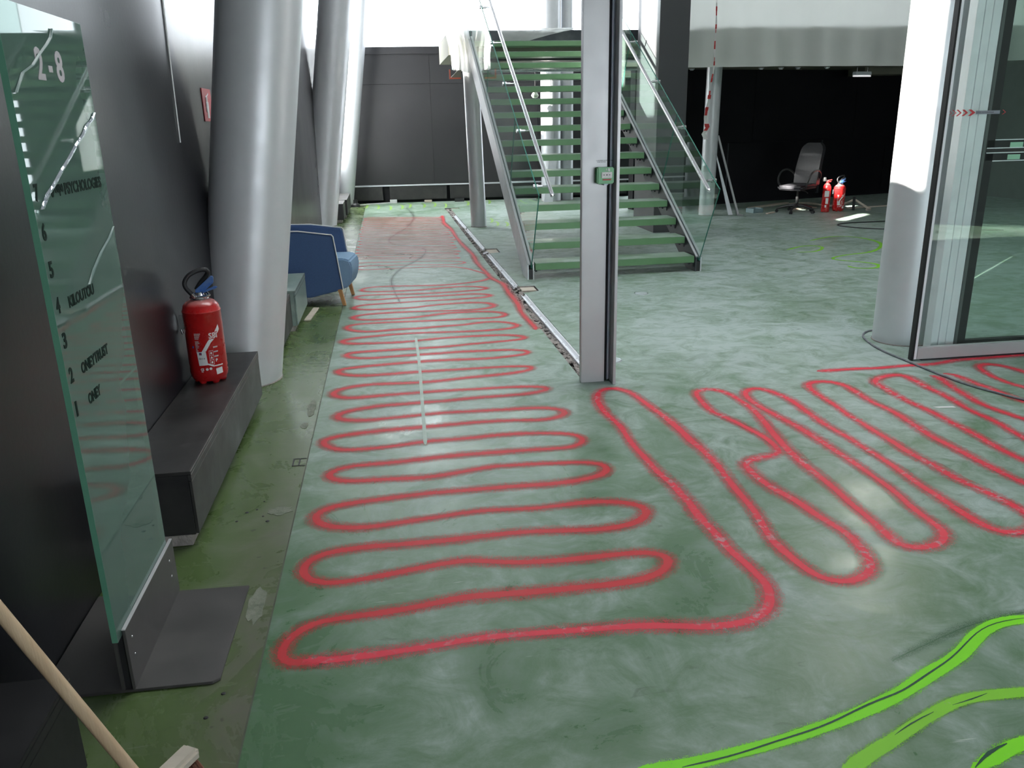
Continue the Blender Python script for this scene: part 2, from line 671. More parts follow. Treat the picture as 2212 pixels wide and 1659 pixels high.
M_fabric = pm('navy_wool_fabric', (0.040, 0.085, 0.20), 0.85, 0.0, (0.055, 0.11, 0.24), 180, 0.05, 0.25, 500)
M_fabricL = pm('light_blue_wool_fabric', (0.17, 0.29, 0.43), 0.85, 0.0, (0.21, 0.33, 0.47), 180, 0.05, 0.25, 500)
M_piping = pm('cream_piping', (0.55, 0.56, 0.55), 0.7)
M_wood = pm('beech_leg', (0.50, 0.27, 0.11), 0.5, 0.0, (0.42, 0.21, 0.08), 4, 0.05, 0.05, 60, stretch=(6, 6, 0.6))
M_handle = pm('pale_broom_wood', (0.58, 0.43, 0.29), 0.6, 0.0, (0.46, 0.32, 0.20), 6, 0.05, 0.15, 60, stretch=(4, 4, 0.5))
M_batten = pm('pale_batten_wood', (0.55, 0.50, 0.42), 0.7, 0.0, (0.44, 0.39, 0.32), 3, 0.05, stretch=(1, 6, 6))
M_bristle = pm('red_brown_bristle', (0.17, 0.06, 0.03), 0.8, 0.0, (0.10, 0.04, 0.025), 90)
M_leather = pm('black_leather', (0.022, 0.022, 0.026), 0.36, 0.0, (0.032, 0.032, 0.036), 30, 0.06, 0.10, 220)
M_plastic = pm('black_plastic', (0.022, 0.023, 0.024), 0.45)
M_concrete = pm('broken_screed', (0.33, 0.30, 0.28), 0.9, 0.0, (0.22, 0.20, 0.19), 14, 0.05, 0.8, 60)
M_bracket = pm('grey_steel_foot', (0.060, 0.058, 0.057), 0.45, 0.2, (0.085, 0.080, 0.078), 5, 0.08)
M_dustgreen = pm('dusty_green_wrap', (0.13, 0.20, 0.18), 0.40, 0.0, (0.30, 0.37, 0.34), 5, 0.12, 0.3, 9)
M_cable = pm('dusty_grey_cable', (0.20, 0.21, 0.23), 0.6, 0.0, (0.10, 0.105, 0.12), 20)
M_emg = pm('emergency_green', (0.04, 0.34, 0.09), 0.30, 0.0, (0.045, 0.37, 0.10), 10)
M_grey = pm('warm_grey_wall', (0.14, 0.145, 0.14), 0.7)
M_olive = pm('olive_board', (0.16, 0.16, 0.12), 0.7)
M_roof = pm('roof_underside', (0.30, 0.30, 0.31), 0.7)
M_orange = pm('orange_red_edge', (0.55, 0.10, 0.05), 0.5)
M_letg = pm('grey_vinyl_letter', (0.33, 0.30, 0.32), 0.5)
M_letd = pm('dark_green_letter', (0.010, 0.020, 0.016), 0.7, spec=0.05)
M_mint = pm('mint_sticker', (0.35, 0.62, 0.45), 0.5)
M_lamp = pm('white_tube', (0.9, 0.9, 0.9), 0.4, emit=0.6)
M_disc = pm('worn_disc_metal', (0.50, 0.54, 0.56), 0.35, 0.5, (0.38, 0.42, 0.44), 20)
M_teal = pm('teal_tin', (0.16, 0.24, 0.26), 0.5)
M_tapeW = pm('white_barrier_film', (0.75, 0.73, 0.72), 0.45)
M_tapeR = pm('red_barrier_film', (0.55, 0.03, 0.03), 0.45)
M_residue = pm('worn_white_tape', (0.34, 0.42, 0.36), 0.5, 0.0, (0.24, 0.31, 0.25), 12)
G_stair = glass('stair_glass', (0.90, 0.97, 0.95), 0.035, (0.5, 0.65, 0.6))
G_edge = pm('glass_edge', (0.035, 0.17, 0.13), 0.15, coat=0.5)
G_totem = glass('totem_glass', (0.55, 0.74, 0.66), 0.80, (0.084, 0.138, 0.117), 0.02, 1.28)
G_tedge = pm('totem_glass_edge', (0.10, 0.26, 0.18), 0.2, coat=0.4)
G_door = glass('door_glass', (0.95, 0.985, 0.97), 0.015, (0.5, 0.55, 0.54))
G_part = glass('partition_glass', (0.82, 0.90, 0.86), 0.06, (0.35, 0.40, 0.38))
F_sheet = film('white_plastic_sheet', (0.76, 0.78, 0.74), 0.22, 0.0)
F_clear = film('clear_plastic_sheet', (0.80, 0.82, 0.80), 0.45, 0.18, 0.2)
F_bright = film('thin_white_plastic', (0.85, 0.86, 0.86), 0.60, 0.05, 0.3)

# ------------------------------------------------------------------ setting
# floor: centre and right field, cut around the broken channel and its three pockets
XL = -0.487
tl = [(1.163, 5.0), (1.154, 6.144), (1.132, 7.952), (1.115, 10.345), (1.100, 12.39), (1.094, 15.69), (1.080, 16.60)]
tr_ = [(1.290, 5.0), (1.270, 6.516), (1.252, 7.86), (1.42, 7.93), (1.42, 8.20), (1.245, 8.20), (1.232, 10.50), (1.385, 10.55), (1.385, 10.90), (1.225, 10.90), (1.205, 13.173), (1.200, 16.45), (1.37, 16.47), (1.37, 16.62)]
m = MB()


def poly(mb, pts, z=0.0):
    t = bmesh.new()
    f = t.faces.new([t.verts.new((p[0], p[1], z)) for p in pts])
    f.normal_update()
    if f.normal.z < 0:
        f.normal_flip()
    bmesh.ops.triangulate(t, faces=[f])
    return mb.merge(t)


poly(m, [(XL, -3), (1.163, -3)] + tl + [(1.080, 18.6), (XL, 18.6)])
poly(m, [(12.0, -3), (12.0, 18.6), (1.080, 18.6), (1.080, 16.60)] + [(1.37, 16.62)] + tr_[::-1][1:] + [(1.290, 5.0), (1.163, 5.0), (1.163, -3)])
floor = tag(m.build('floor', M_floor), kind='structure')
m = MB()
poly(m, [(-1.3, -3), (XL - 0.006, -3), (XL - 0.006, 18.6), (-1.3, 18.6)], -0.0015)
m.build('side_strip', M_strip, floor)
m = MB()
poly(m, [(XL - 0.02, -3), (XL + 0.01, -3), (XL + 0.01, 18.6), (XL - 0.02, 18.6)], -0.006)
m.build('strip_joint', pm('dirty_joint', (0.055, 0.058, 0.042), 0.8, 0.0, (0.10, 0.10, 0.075), 12), floor)
# channel bed and sides
m = MB()
rnd = random.Random(5)
ys = [5.0 + i * 0.06 for i in range(195)]
for a, b in zip(ys, ys[1:]):
    xa, xb = 1.163 - (a - 5) * 0.0075, 1.163 - (b - 5) * 0.0075
    for q in range(4):
        h = [-0.035 + rnd.random() * 0.030 for _ in range(4)]
        w = 0.045
        m.add([(xa + q * w - .01, a, h[0]), (xa + (q + 1) * w - .01, a, h[1]), (xb + (q + 1) * w - .01, b, h[2]), (xb + q * w - .01, b, h[3])], [(0, 1, 2, 3)])
m.box(1.0, 1.5, 4.9, 16.8, -0.08, -0.042)
m.box(1.0, 1.5, 16.625, 16.7, -0.08, -0.002)
m.box(1.0, 1.5, 4.9, 4.995, -0.08, -0.002)
for i in range(len(tl) - 1):
    (xa, ya), (xb, yb) = tl[i], tl[i + 1]
    m.add([(xa, ya, 0), (xb, yb, 0), (xb, yb, -.06), (xa, ya, -.06)], [(0, 1, 2, 3)])
for i in range(len(tr_) - 1):
    (xa, ya), (xb, yb) = tr_[i], tr_[i + 1]
    m.add([(xa, ya, 0), (xb, yb, 0), (xb, yb, -.06), (xa, ya, -.06)], [(0, 1, 2, 3)])
m.build('channel_bed', M_concrete, floor)
for (y0, y1, x0, x1) in ((8.0, 8.18, 1.26, 1.41), (10.57, 10.88, 1.235, 1.375), (16.49, 16.60, 1.21, 1.36)):
    m = MB()
    m.box(x0, x1, y0, y1, -0.046, -0.008, 0.004)
    m.build('pocket_infill', M_batten, floor)

# left wall; unseen openings added high up, each aiming sun at one target
m = MB()
ADDED_SUNGAPS = [(1.17, 1.65, 4.4, 6.6), (5.28, 5.62, 5.76, 6.45), (6.75, 7.20, 5.90, 6.20), (6.05, 6.45, 6.45, 6.85), (7.65, 8.55, 5.1, 6.9), (11.1, 11.6, 3.95, 5.2), (13.4, 14.1, 4.4, 5.7)]
holed_wall(m, 'x', -1.325, 0.20, -3.0, 16.2, 0, 7.3, ADDED_SUNGAPS)
m.box(-1.325, -1.125, 16.2, 18.6, 0, 0.9)
m.box(-1.325, -1.125, 16.2, 18.6, 7.0, 7.3)
tag(m.build('wall_left', M_wall), kind='structure')

wn_ = bpy.data.objects.new('added_window_1', None)
COL.objects.link(wn_)
wn_['kind'] = 'structure'
M_opalw = film('added_opal_glass', (0.75, 0.78, 0.80), 0.9, 0.0, 0.5)  # opal window added so the wall's far end reads white without sun patches
for y0, y1 in ((16.2, 17.4), (17.4, 18.6)):
    m = MB()
    m.add([(-1.22, y0, 0.9), (-1.22, y1, 0.9), (-1.22, y1, 7.0), (-1.22, y0, 7.0)], [(0, 1, 2, 3)])
    m.build('pane', M_opalw, wn_)
m = MB()
m.box(-1.25, -1.19, 17.37, 17.43, 0.9, 7.0)
m.build('added_window_bar', M_alu, wn_)

# far wall: black boarding over a plinth, white light line between, daylight above
BW = math.atan2(-0.15, 3.17)
M0 = Matrix.Translation((-1.3, 18.28, 0)) @ Matrix.Rotation(BW, 4, 'Z')
wb_ = bpy.data.objects.new('wall_back', None)
COL.objects.link(wb_)
wb_['kind'] = 'structure'
m = MB()
m.box(0, 6.6, 0.04, 0.2, 0, 2.98, 0, M0)
m.build('backing', M_black, wb_)
xs = [0.02, 2.30, 4.55, 6.58]
for a, b in zip(xs, xs[1:]):
    m = MB()
    m.box(a, b - 0.004, 0.0, 0.04, 0.38, 2.40, 0.002, M0)
    m.build('lower_panel', M_board, wb_)
    m = MB()
    m.box(a, b - 0.004, 0.005, 0.04, 2.404, 2.98, 0.002, M0)
    m.build('upper_panel', M_board, wb_)
m = MB()
m.box(0, 6.6, -0.02, 0.2, 2.98, 3.12, 0.003, M0)
m.build('top_cap', M_board, wb_)
m = MB()
m.box(0, 6.6, -0.012, 0.03, 0.345, 0.375, 0.003, M0)
tag(m.build('trim_1', M_white), kind='structure')
for a, b in ((0.02, 1.18), (1.33, 2.55), (2.62, 3.75), (3.82, 5.2), (5.25, 6.5)):
    m = MB()
    m.box(a, b, -0.03, 0.04, 0.06, 0.335, 0.003, M0)
    m.build('plinth_panel', M_blackm, wb_)

# right-hand back wall, slightly turned
RA = math.atan2(1.15, 4.70)
M1 = Matrix.Translation((4.5, 15.08, 0)) @ Matrix.Rotation(RA, 4, 'Z')
wr = bpy.data.objects.new('wall_right', None)
COL.objects.link(wr)
wr['kind'] = 'structure'
m = MB()
m.box(0, 7.8, 0.03, 0.2, 0, 2.47, 0, M1)
m.build('backing', M_black, wr)
for a, b in ((0.02, 2.6), (2.61, 5.1), (5.11, 7.7)):
    m = MB()
    m.box(a, b, 0.0, 0.03, 1.16, 2.46, 0.002, M1)
    m.build('upper_panel', M_black, wr)
for a, b in ((0.02, 1.75), (1.77, 2.05), (2.07, 4.30), (4.34, 6.0), (6.02, 7.7)):
    m = MB()
    m.box(a, b, 0.008, 0.03, 0.12, 1.14, 0.002, M1)
    m.build('lower_panel', M_black, wr)
m = MB()
m.box(4.30, 4.33, -0.02, 0.03, 0.1, 1.14, 0, M1)
m.box(2.05, 2.07, 0.0, 0.03, 0.1, 1.14, 0, M1)
m.build('joint_strip', M_dsteel, wr)

m = MB()
m.box(12.0, 12.2, -3, 18.6, 0, 7.3)
tag(m.build('wall_side', M_grey), kind='structure')
m = MB()
holed_wall(m, 'y', -3.2, 0.2, -1.325, 12.2, 0, 7.3, [(1.6, 6.6, 0.6, 2.5)])
tag(m.build('wall_front', M_grey), kind='structure')
m = MB()
for x0, x1, y0, y1 in ((-1.325, 12.2, -3.2, 4.2), (-1.325, 12.2, 7.6, 18.7), (-1.325, -0.6, 4.2, 7.6), (5.2, 12.2, 4.2, 7.6)):
    m.box(x0, x1, y0, y1, 7.3, 7.5)
for k in range(1, 4):
    m.box(-0.6, 5.2, 4.2 + k * 0.85 - 0.03, 4.2 + k * 0.85 + 0.03, 7.32, 7.46)
m.box(-1.325, 12.2, 18.45, 18.65, 6.7, 7.3)
ceil_ = tag(m.build('ceiling', M_roof), kind='structure')
M_opal = film('added_opal_skylight', (0.42, 0.44, 0.46), 0.92, 0.0, 0.6)  # unseen skylight added to light the floor from above
for k in range(4):
    m = MB()
    m.add([(-0.6, 4.2 + k * 0.85, 7.47), (5.2, 4.2 + k * 0.85, 7.47), (5.2, 5.05 + k * 0.85, 7.47), (-0.6, 5.05 + k * 0.85, 7.47)], [(3, 2, 1, 0)])
    m.build('added_skylight_pane', M_opal, ceil_)

# upper floor slab on the right and stair landing
m = MB()
m.box(5.0, 11.98, 13.43, 18.4, 2.46, 2.985)
m.box(1.04, 5.0, 13.42, 15.6, 2.60, 2.93)
upper = tag(m.build('floor_upper', M_olive), kind='structure')
m = MB()
m.box(1.04, 5.0, 13.40, 13.46, 2.78, 2.94, 0.004)
m.build('landing_edge', M_dsteel, upper)
m = MB()
m.tube([(1.5, 13.9, 2.40), (4.2, 13.9, 2.40)], 0.032, 12)
m.build('landing_tie_bar', M_steel, upper, True)
m = MB()
m.box(1.5, 4.2, 13.60, 13.72, 2.52, 2.64, 0.004)
m.build('landing_beam', M_blackm, upper)

# pier beside the stairs
m = MB()
m.box(3.843, 4.275, 11.82, 12.85, 0, 7.25, 0.004)
pier = tag(m.build('pier', pm('charcoal_pier_paint', (0.045, 0.046, 0.050), 0.5, 0.0, (0.052, 0.053, 0.057), 2, 0.05)), 'square charcoal pier rising behind the right side of the stairs', 'pillar', kind='thing')

# ------------------------------------------------------------------ columns
def column(label, base, r, lean, h, seal=True):
    t = thing('column', label, 'column', (base[0], base[1], 0))
    t['kind'] = 'thing'
    m = MB()
    ax = Vector((lean[0], lean[1], 1.0))
    seg = 48
    bm = m.bm
    A = [bm.verts.new((r * math.cos(2 * PI * k / seg), r * math.sin(2 * PI * k / seg), 0)) for k in range(seg)]
    B = [bm.verts.new((r * math.cos(2 * PI * k / seg) + ax.x * h, r * math.sin(2 * PI * k / seg) + ax.y * h, h)) for k in range(seg)]
    for k in range(seg):
        bm.faces.new((A[k], A[(k + 1) % seg], B[(k + 1) % seg], B[k]))
    bm.faces.new(B)
    m.build('shaft', M_silver, t, True)
    m = MB()
    m.lathe([(r - .002, 0), (r + 0.006, 0), (r + 0.004, 0.006), (r - .002, 0.008)], seg=48)
    m.build('floor_seal', M_concrete, t, True)
    return t


column('thick leaning silver column standing beside the bench with the fire extinguisher', (-1.045, 5.45), 0.257, (0.150, 0.05), 7.25)
column('second leaning silver column, standing behind the blue armchair', (-1.175, 14.35), 0.275, (0.150, 0.10), 7.25)
column('farthest leaning silver column, at the left end of the far black wall', (-0.93, 17.85), 0.186, (0.150, 0.02), 7.25)
column('slim upright silver column standing left of the staircase beside the broken floor channel', (1.42, 13.42), 0.125, (-0.02, 0.0), 2.60)
column('slim silver column with red and white barrier tape hanging on it', (5.44, 13.84), 0.125, (0.01, 0.0), 2.455)
column('broad silver column seen between the stair treads, at the far wall', (3.42, 17.52), 0.2075, (0, 0), 7.25)
column('narrow silver column seen between the stair treads, right of the broad one', (3.775, 17.60), 0.1325, (0, 0), 7.25)
column('big upright silver column standing behind the glass sliding door', (3.704, 5.435), 0.1975, (0, 0), 7.25)

# ------------------------------------------------------------------ staircase
def stairs():
    t = thing('staircase', 'open staircase with green treads, silver stringers and glass balustrades', 'staircase', (1.408, 8.538, 0), math.radians(1.0))
    r, g, th, w = 0.173, 0.305, 0.075, 1.94
    sl = r / g
    n = 16
    vend = 4.72

    def plate(s0, s1, v0, v1, ztop, hgt, cut=True):
        m = MB()
        pts = []
        zt = lambda v: ztop + sl * v
        zb = lambda v: ztop - hgt + sl * v
        vf = (hgt - ztop) / sl
        pts = [(s0, v0, zt(v0)), (s0, v1, zt(v1)), (s0, v1, zb(v1)), (s0, vf, 0.0), (s0, v0, 0.0)]
        return m.prism(pts, (s1 - s0, 0, 0))
    for side in (0, 1):
        a = (lambda s: s) if side == 0 else (lambda s: w - s)
        lo, hi = sorted((a(0.0), a(0.012)))
        st = plate(lo, hi, 0.0, vend, 0.155, 0.31).build('stringer', M_white, t)
        lo, hi = sorted((a(0.056), a(0.070)))
        plate(lo, hi, 0.0, vend, 0.155, 0.31).build('inner_plate', M_steel if side == 0 else M_dsteel, st)
        lo, hi = sorted((a(0.012), a(0.056)))
        plate(lo, hi, 0.012, vend, 0.10, 0.22).build('channel_core', M_blackm, st)
        lo, hi = sorted((a(0.0), a(0.028)))
        m = MB()
        m.prism([(lo, 0.0, 0.157), (lo, vend, 0.157 + sl * vend), (lo, vend, 0.17 + sl * vend), (lo, 0.0, 0.17)], (hi - lo, 0, 0))
        lo, hi = sorted((a(0.046), a(0.070)))
        m.prism([(lo, 0.0, 0.157), (lo, vend, 0.157 + sl * vend), (lo, vend, 0.17 + sl * vend), (lo, 0.0, 0.17)], (hi - lo, 0, 0))
        m.build('channel_lip', M_alu, st)
        # glass panes, joints square to the slope
        k = -sl
        cuts = [-0.02, 1.28, 3.1, vend]
        for i in range(3):
            v0, v1 = cuts[i] + 0.004, cuts[i + 1] - 0.004
            H = 1.05
            zb = lambda v: 0.13 + sl * v
            d = H * sl / (1 + sl * sl)      # square joint shift at full height
            lo, hi = sorted((a(0.031), a(0.043)))
            if i == 0:
                pts = [(v0, zb(v0)), (v1, zb(v1)), (v1 - d, zb(v1 - d) + H), (-0.40, zb(-0.40) + H), (-0.475, 0.915)]
            elif i == 2:
                pts = [(v0, zb(v0)), (v1, zb(v1)), (v1, zb(v1) + H), (v0 - d, zb(v0 - d) + H)]
            else:
                pts = [(v0, zb(v0)), (v1, zb(v1)), (v1 - d, zb(v1 - d) + H), (v0 - d, zb(v0 - d) + H)]
            m = MB()
            m.add([(lo, p[0], p[1]) for p in pts] + [(hi, p[0], p[1]) for p in pts], [tuple(range(len(pts))), tuple(range(2 * len(pts) - 1, len(pts) - 1, -1))])
            bmesh.ops.recalc_face_normals(m.bm, faces=list(m.bm.faces))
            f0, f1 = list(m.bm.faces)
            m.bm.normal_update()
            if f0.normal.x > 0:
                f0.normal_flip()
            if f1.normal.x < 0:
                f1.normal_flip()
            gp = m.build('glass_panel', G_stair, t)
            m = MB()
            nP = len(pts)
            for j in range(nP):
                p, q = pts[j], pts[(j + 1) % nP]
                m.add([(lo, p[0], p[1]), (lo, q[0], q[1]), (hi, q[0], q[1]), (hi, p[0], p[1])], [(0, 1, 2, 3)])
            m.build('glass_edge', G_edge, gp)
        # handrail and its standoffs
        zr = lambda v: 1.195 + sl * v
        s = a(0.165)
        m = MB()
        m.tube([(s, -0.50, zr(-0.50)), (s, vend, zr(vend))], 0.021, 16)
        m.lathe([(0, -0.021), (0.012, -0.018), (0.021, -0.002), (0.021, 0.004)], (0, 0, 0), 16, Matrix.Translation((s, -0.50, zr(-0.50))) @ Matrix.Rotation(math.atan(sl) - PI / 2, 4, 'X'))
        hr = m.build('handrail', M_chrome, t, True)
        for v in (-0.30, 0.62, 1.54, 2.46, 3.38, 4.3):
            m = MB()
            zg = zr(v) - 0.035
            m.tube([(a(0.012), v, zg), (a(0.030), v, zg)], 0.022, 14)
            m.tube([(a(0.044), v, zg), (a(0.062), v, zg)], 0.022, 14)
            m.tube([(a(0.06), v, zg), (a(0.105), v, zg)], 0.014, 10)
            m.tube([(a(0.10), v, zg), (a(0.15), v, zg), (a(0.165), v, zr(v) - 0.012)], 0.007, 8)
            m.build('standoff', M_steel, hr, True)
    for k in range(n):
        z = r * (k + 1)
        v0 = g * k
        m = MB()
        m.box(0.085, w - 0.085, v0, v0 + 0.31, z - th, z - 0.006, 0.003)
        td = m.build('tread', M_green, t)
        m = MB()
        m.box(0.087, w - 0.087, v0 + 0.002, v0 + 0.308, z - 0.006, z, 0.002)
        m.build('tread_top', M_greent, td)
        for s0, s1 in ((0.068, 0.15), (w - 0.15, w - 0.068)):
            m = MB()
            m.box(s0, s1, v0 + 0.05, v0 + 0.26, z - th - 0.012, z - th)
            m.box(s0 if s0 < 1 else s1 - 0.012, s0 + 0.012 if s0 < 1 else s1, v0 + 0.05, v0 + 0.26, z - th - 0.05, z - th - 0.012)
            sc_ = (s0 + s1) / 2
            for vv in (0.10, 0.21):
                m.tube([(sc_, v0 + vv, z - th - 0.012), (sc_, v0 + vv, z - th - 0.032)], 0.012, 6)
            m.build('tread_bracket', M_dsteel, td)
    return t


stairs()

# ------------------------------------------------------------------ door post in front of the stairs
t = thing('door_post', 'tall grey aluminium door post with a black rubber slot, standing in front of the stairs', 'post', (1.143, 4.90, 0))
m = MB()
m.box(1.143, 1.284, 4.896, 4.945, 0.0, 3.1, 0.003)
m.build('front_profile', M_alu, t, world=True)
m = MB()
m.box(1.284, 1.296, 4.900, 4.94, 0.0, 3.1)
m.build('slot_edge', M_alu, t, world=True)
m = MB()
m.box(1.296, 1.313, 4.925, 4.945, 0.0, 3.1)
m.build('rubber_slot', M_rub, t, world=True)
m = MB()
m.box(1.313, 1.333, 4.905, 4.99, 0.012, 3.1, 0.002)
m.box(1.313, 1.318, 4.895, 4.905, 0.012, 3.1)
m.build('side_profile', M_aluB, t, world=True)
m = MB()
m.box(1.333, 1.351, 4.818, 4.99, 0.0, 3.1, 0.002)
m.build('door_fin', M_alu, t, world=True)
text('printed_mark', 'O SYSTEME DE FERMETURE\n   VOIR NOTICE', 0.0085, M_ink, t, frame((1.226, 4.895, 1.372), (1, 0, 0), (0, 0, 1)), 1.0, 0.0003)
m = MB()
m.box(1.135, 6.0, 4.86, 5.0, 3.1, 3.3, 0.004)
tag(m.build('trim_2', M_alu), kind='structure')

# green emergency call point
t = thing('emergency_call_point', 'green emergency door release box fixed to the grey door post', 'call point', (1.274, 4.896, 1.29))
m = MB()
m.box(1.222, 1.324, 4.84, 4.895, 1.243, 1.338, 0.006)
m.build('housing', M_emg, t, world=True)
m = MB()
m.box(1.246, 1.310, 4.834, 4.842, 1.277, 1.311, 0.002)
fp = m.build('break_glass_plate', M_whitelab, t, world=True)
m = MB()
m.lathe([(0, 0), (0.0038, 0), (0.0038, 0.0012), (0, 0.0012)], seg=14, M=Matrix.Translation((1.278, 4.8342, 1.295)) @ Matrix.Rotation(PI / 2, 4, 'X'))
for sx, px in ((1, 1.2600), (-1, 1.2960)):
    m.box(px - 0.004, px + 0.002, 4.8330, 4.8345, 1.2935, 1.2965)
    m.prism([(px + 0.001 * sx + 0.0, 4.8330, 1.2915), (px + 0.005 * sx, 4.8330, 1.295), (px + 0.001 * sx, 4.8330, 1.2985)], (0, 0.0015, 0))
m.build('press_symbol', M_ink, fp, world=True)
m = MB()
m.box(1.254, 1.304, 4.836, 4.842, 1.264, 1.271)
m.build('red_flap', M_redlab, t, world=True)
# running figure and door pictogram
m = MB()
m.box(1.286, 1.297, 4.8378, 4.8388, 1.315, 1.332)
m.lathe([(0, 0), (0.0022, 0), (0.0022, 0.001), (0, 0.001)], seg=10, M=Matrix.Translation((1.277, 4.8388, 1.330)) @ Matrix.Rotation(PI / 2, 4, 'X'))
m.tube([(1.277, 4.838, 1.327), (1.2745, 4.838, 1.321), (1.279, 4.838, 1.318), (1.277, 4.838, 1.314)], 0.0014, 6)
m.tube([(1.2745, 4.838, 1.321), (1.270, 4.838, 1.3175), (1.267, 4.838, 1.3175)], 0.0012, 6)
m.tube([(1.271, 4.838, 1.326), (1.276, 4.838, 1.326), (1.281, 4.838, 1.3235)], 0.0011, 6)
m.build('exit_pictogram', M_whitelab, t, world=True)
m = MB()
m.box(1.262, 1.290, 4.846, 4.89, 1.235, 1.244, 0.003)
m.build('cable_gland', M_aluB, t, world=True)

# ------------------------------------------------------------------ glass sliding door on the right
t = thing('glass_sliding_door', 'framed glass sliding door at the right with red arrow stickers and a grey bottom rail', 'door', (3.45, 4.92, 0))
t['kind'] = 'thing'
m = MB()
m.box(3.442, 3.455, 4.895, 4.945, 0.004, 3.1, 0.003)
m.build('edge_gasket', M_rub, t, world=True)
m = MB()
m.box(3.455, 3.476, 4.90, 4.94, 0.012, 3.1, 0.002)
m.box(4.90, 4.96, 4.90, 4.94, 0.012, 3.1, 0.002)
m.build('stile', M_white, t, world=True)
m = MB()
m.box(3.476, 4.90, 4.898, 4.942, 0.012, 0.092, 0.003)
m.build('bottom_rail', M_alu, t, world=True)
m = MB()
m.box(3.52, 4.95, 4.905, 4.938, 0.0, 0.014)  # black strip stands for the shadow below the bottom rail
m.build('rail_shadow_strip', M_rub, t, world=True)
m = MB()
for y in (4.915, 4.925):
    m.add([(3.476, y, 0.09), (4.90, y, 0.09), (4.90, y, 3.1), (3.476, y, 3.1)], [(0, 1, 2, 3) if y < 4.92 else (3, 2, 1, 0)])
gp = m.build('glass_pane', G_door, t, world=True)


def chevron(m, x, w, h, zc, y, th):
    m.prism([(x, y, zc - h), (x + th, y, zc - h), (x + th + w, y, zc), (x + th, y, zc + h), (x, y, zc + h), (x + w, y, zc)], (0, 0.0008, 0))


m = MB()
for i, (x, th) in enumerate(((3.472, 0.004), (3.500, 0.007), (3.530, 0.012), (3.568, 0.017))):
    chevron(m, x, 0.026, 0.019, 1.602, 4.9128, th)
m.prism([(3.612, 4.9128, 1.583), (3.632, 4.9128, 1.583), (3.662, 4.9128, 1.602), (3.632, 4.9128, 1.621), (3.612, 4.9128, 1.621), (3.638, 4.9128, 1.602)], (0, 0.0008, 0))
chevron(m, 3.846, 0.020, 0.014, 1.602, 4.9128, 0.006)
m.build('arrow_sticker', M_redlab, gp, world=True)
m = MB()
m.box(3.664, 3.830, 4.9126, 4.9134, 1.592, 1.613)
m.build('name_sticker', pm('grey_sticker', (0.22, 0.24, 0.28), 0.5), gp, world=True)
text('sticker_print', 'PORTE AUTOMATIQUE', 0.012, M_ink, t, frame((3.668, 4.9124, 1.598), (1, 0, 0), (0, 0, 1)), 0.95, 0.0002)

# glazed partition behind it
t = thing('glazed_partition', 'fixed glazed partition with a white mullion and black pane frames behind the sliding door', 'partition', (3.69, 5.08, 0))
t['kind'] = 'thing'
m = MB()
m.box(3.690, 3.743, 5.07, 5.15, 0, 3.1, 0.002)
m.box(3.746, 3.800, 5.07, 5.15, 0, 3.1, 0.002)
m.box(3.802, 3.864, 5.07, 5.15, 0, 3.1, 0.002)
m.build('mullion', M_white, t, world=True)
M_frame = pm('dark_bronze_frame', (0.020, 0.022, 0.022), 0.6, 0.0, spec=0.2)
m = MB()
m.box(3.864, 3.885, 5.06, 5.14, 0, 3.1, 0.002)
m.build('frame_edge', pm('grey_frame_edge', (0.10, 0.11, 0.11), 0.4, 0.2), t, world=True)
for z0, z1 in ((0.02, 1.350), (1.374, 3.1)):
    m = MB()
    m.box(3.888, 3.905, 5.075, 5.13, z0, z1, 0.002)
    m.box(3.905, 3.962, 5.085, 5.13, z0, z1)
    m.box(3.905, 5.6, 5.085, 5.13, z1 - 0.052 if z0 < 1 else z0, z1 if z0 < 1 else z0 + 0.052)
    m.box(5.6, 5.66, 5.085, 5.13, z0, z1)
    m.box(3.905, 5.6, 5.085, 5.13, z0 if z0 < 1 else z1 - 0.05, z0 + 0.05 if z0 < 1 else z1)
    f = m.build('pane_frame', M_frame, t, world=True)
    m = MB()
    m.box(3.905, 5.6, 5.082, 5.086, z1 - 0.006 if z0 < 1 else z0, z1 if z0 < 1 else z0 + 0.006)
    m.box(3.962, 5.6, 5.082, 5.086, z1 - 0.058 if z0 < 1 else z0 + 0.052, z1 - 0.052 if z0 < 1 else z0 + 0.058)
    m.build('bead', M_white, f, world=True)
    m = MB()
    for y in (5.10, 5.11):
        m.add([(3.96, y, z0 + .04), (5.6, y, z0 + .04), (5.6, y, z1 - .04), (3.96, y, z1 - .04)], [(0, 1, 2, 3) if y < 5.105 else (3, 2, 1, 0)])
    m.build('pane', G_part, f, world=True)
    m = MB()
    if z0 < 1:
        m.box(4.066, 4.158, 5.0805, 5.0815, 1.302, 1.334)
    else:
        m.box(4.072, 4.166, 5.0805, 5.0815, 1.380, 1.412)
    m.build('green_sticker', M_mint, f, world=True)

# ------------------------------------------------------------------ glass totem with the tenants' names
t = thing('glass_totem', 'green glass sign panel in a steel foot listing floor numbers and tenants', 'sign', (-0.86, 2.48, 0))
GX0, GX1, GY0, GY1, GZ0, GZ1 = -0.868, -0.852, 2.17, 2.73, 0.195, 1.895
m = MB()
m.add([(GX1, GY0, GZ0), (GX1, GY1, GZ0), (GX1, GY1, GZ1), (GX1, GY0, GZ1)], [(0, 1, 2, 3)])
m.add([(GX0, GY0, GZ0), (GX0, GY1, GZ0), (GX0, GY1, GZ1), (GX0, GY0, GZ1)], [(3, 2, 1, 0)])
gp = m.build('glass_panel', G_totem, t, world=True)
m = MB()
m.box(GX0, GX1, GY0 - 0.0005, GY0, GZ0, GZ1)
m.box(GX0, GX1, GY1, GY1 + 0.0005, GZ0, GZ1)
m.box(GX0, GX1, GY0, GY1, GZ1, GZ1 + 0.0005)
m.build('polished_edge', G_tedge, gp, world=True)
m = MB()
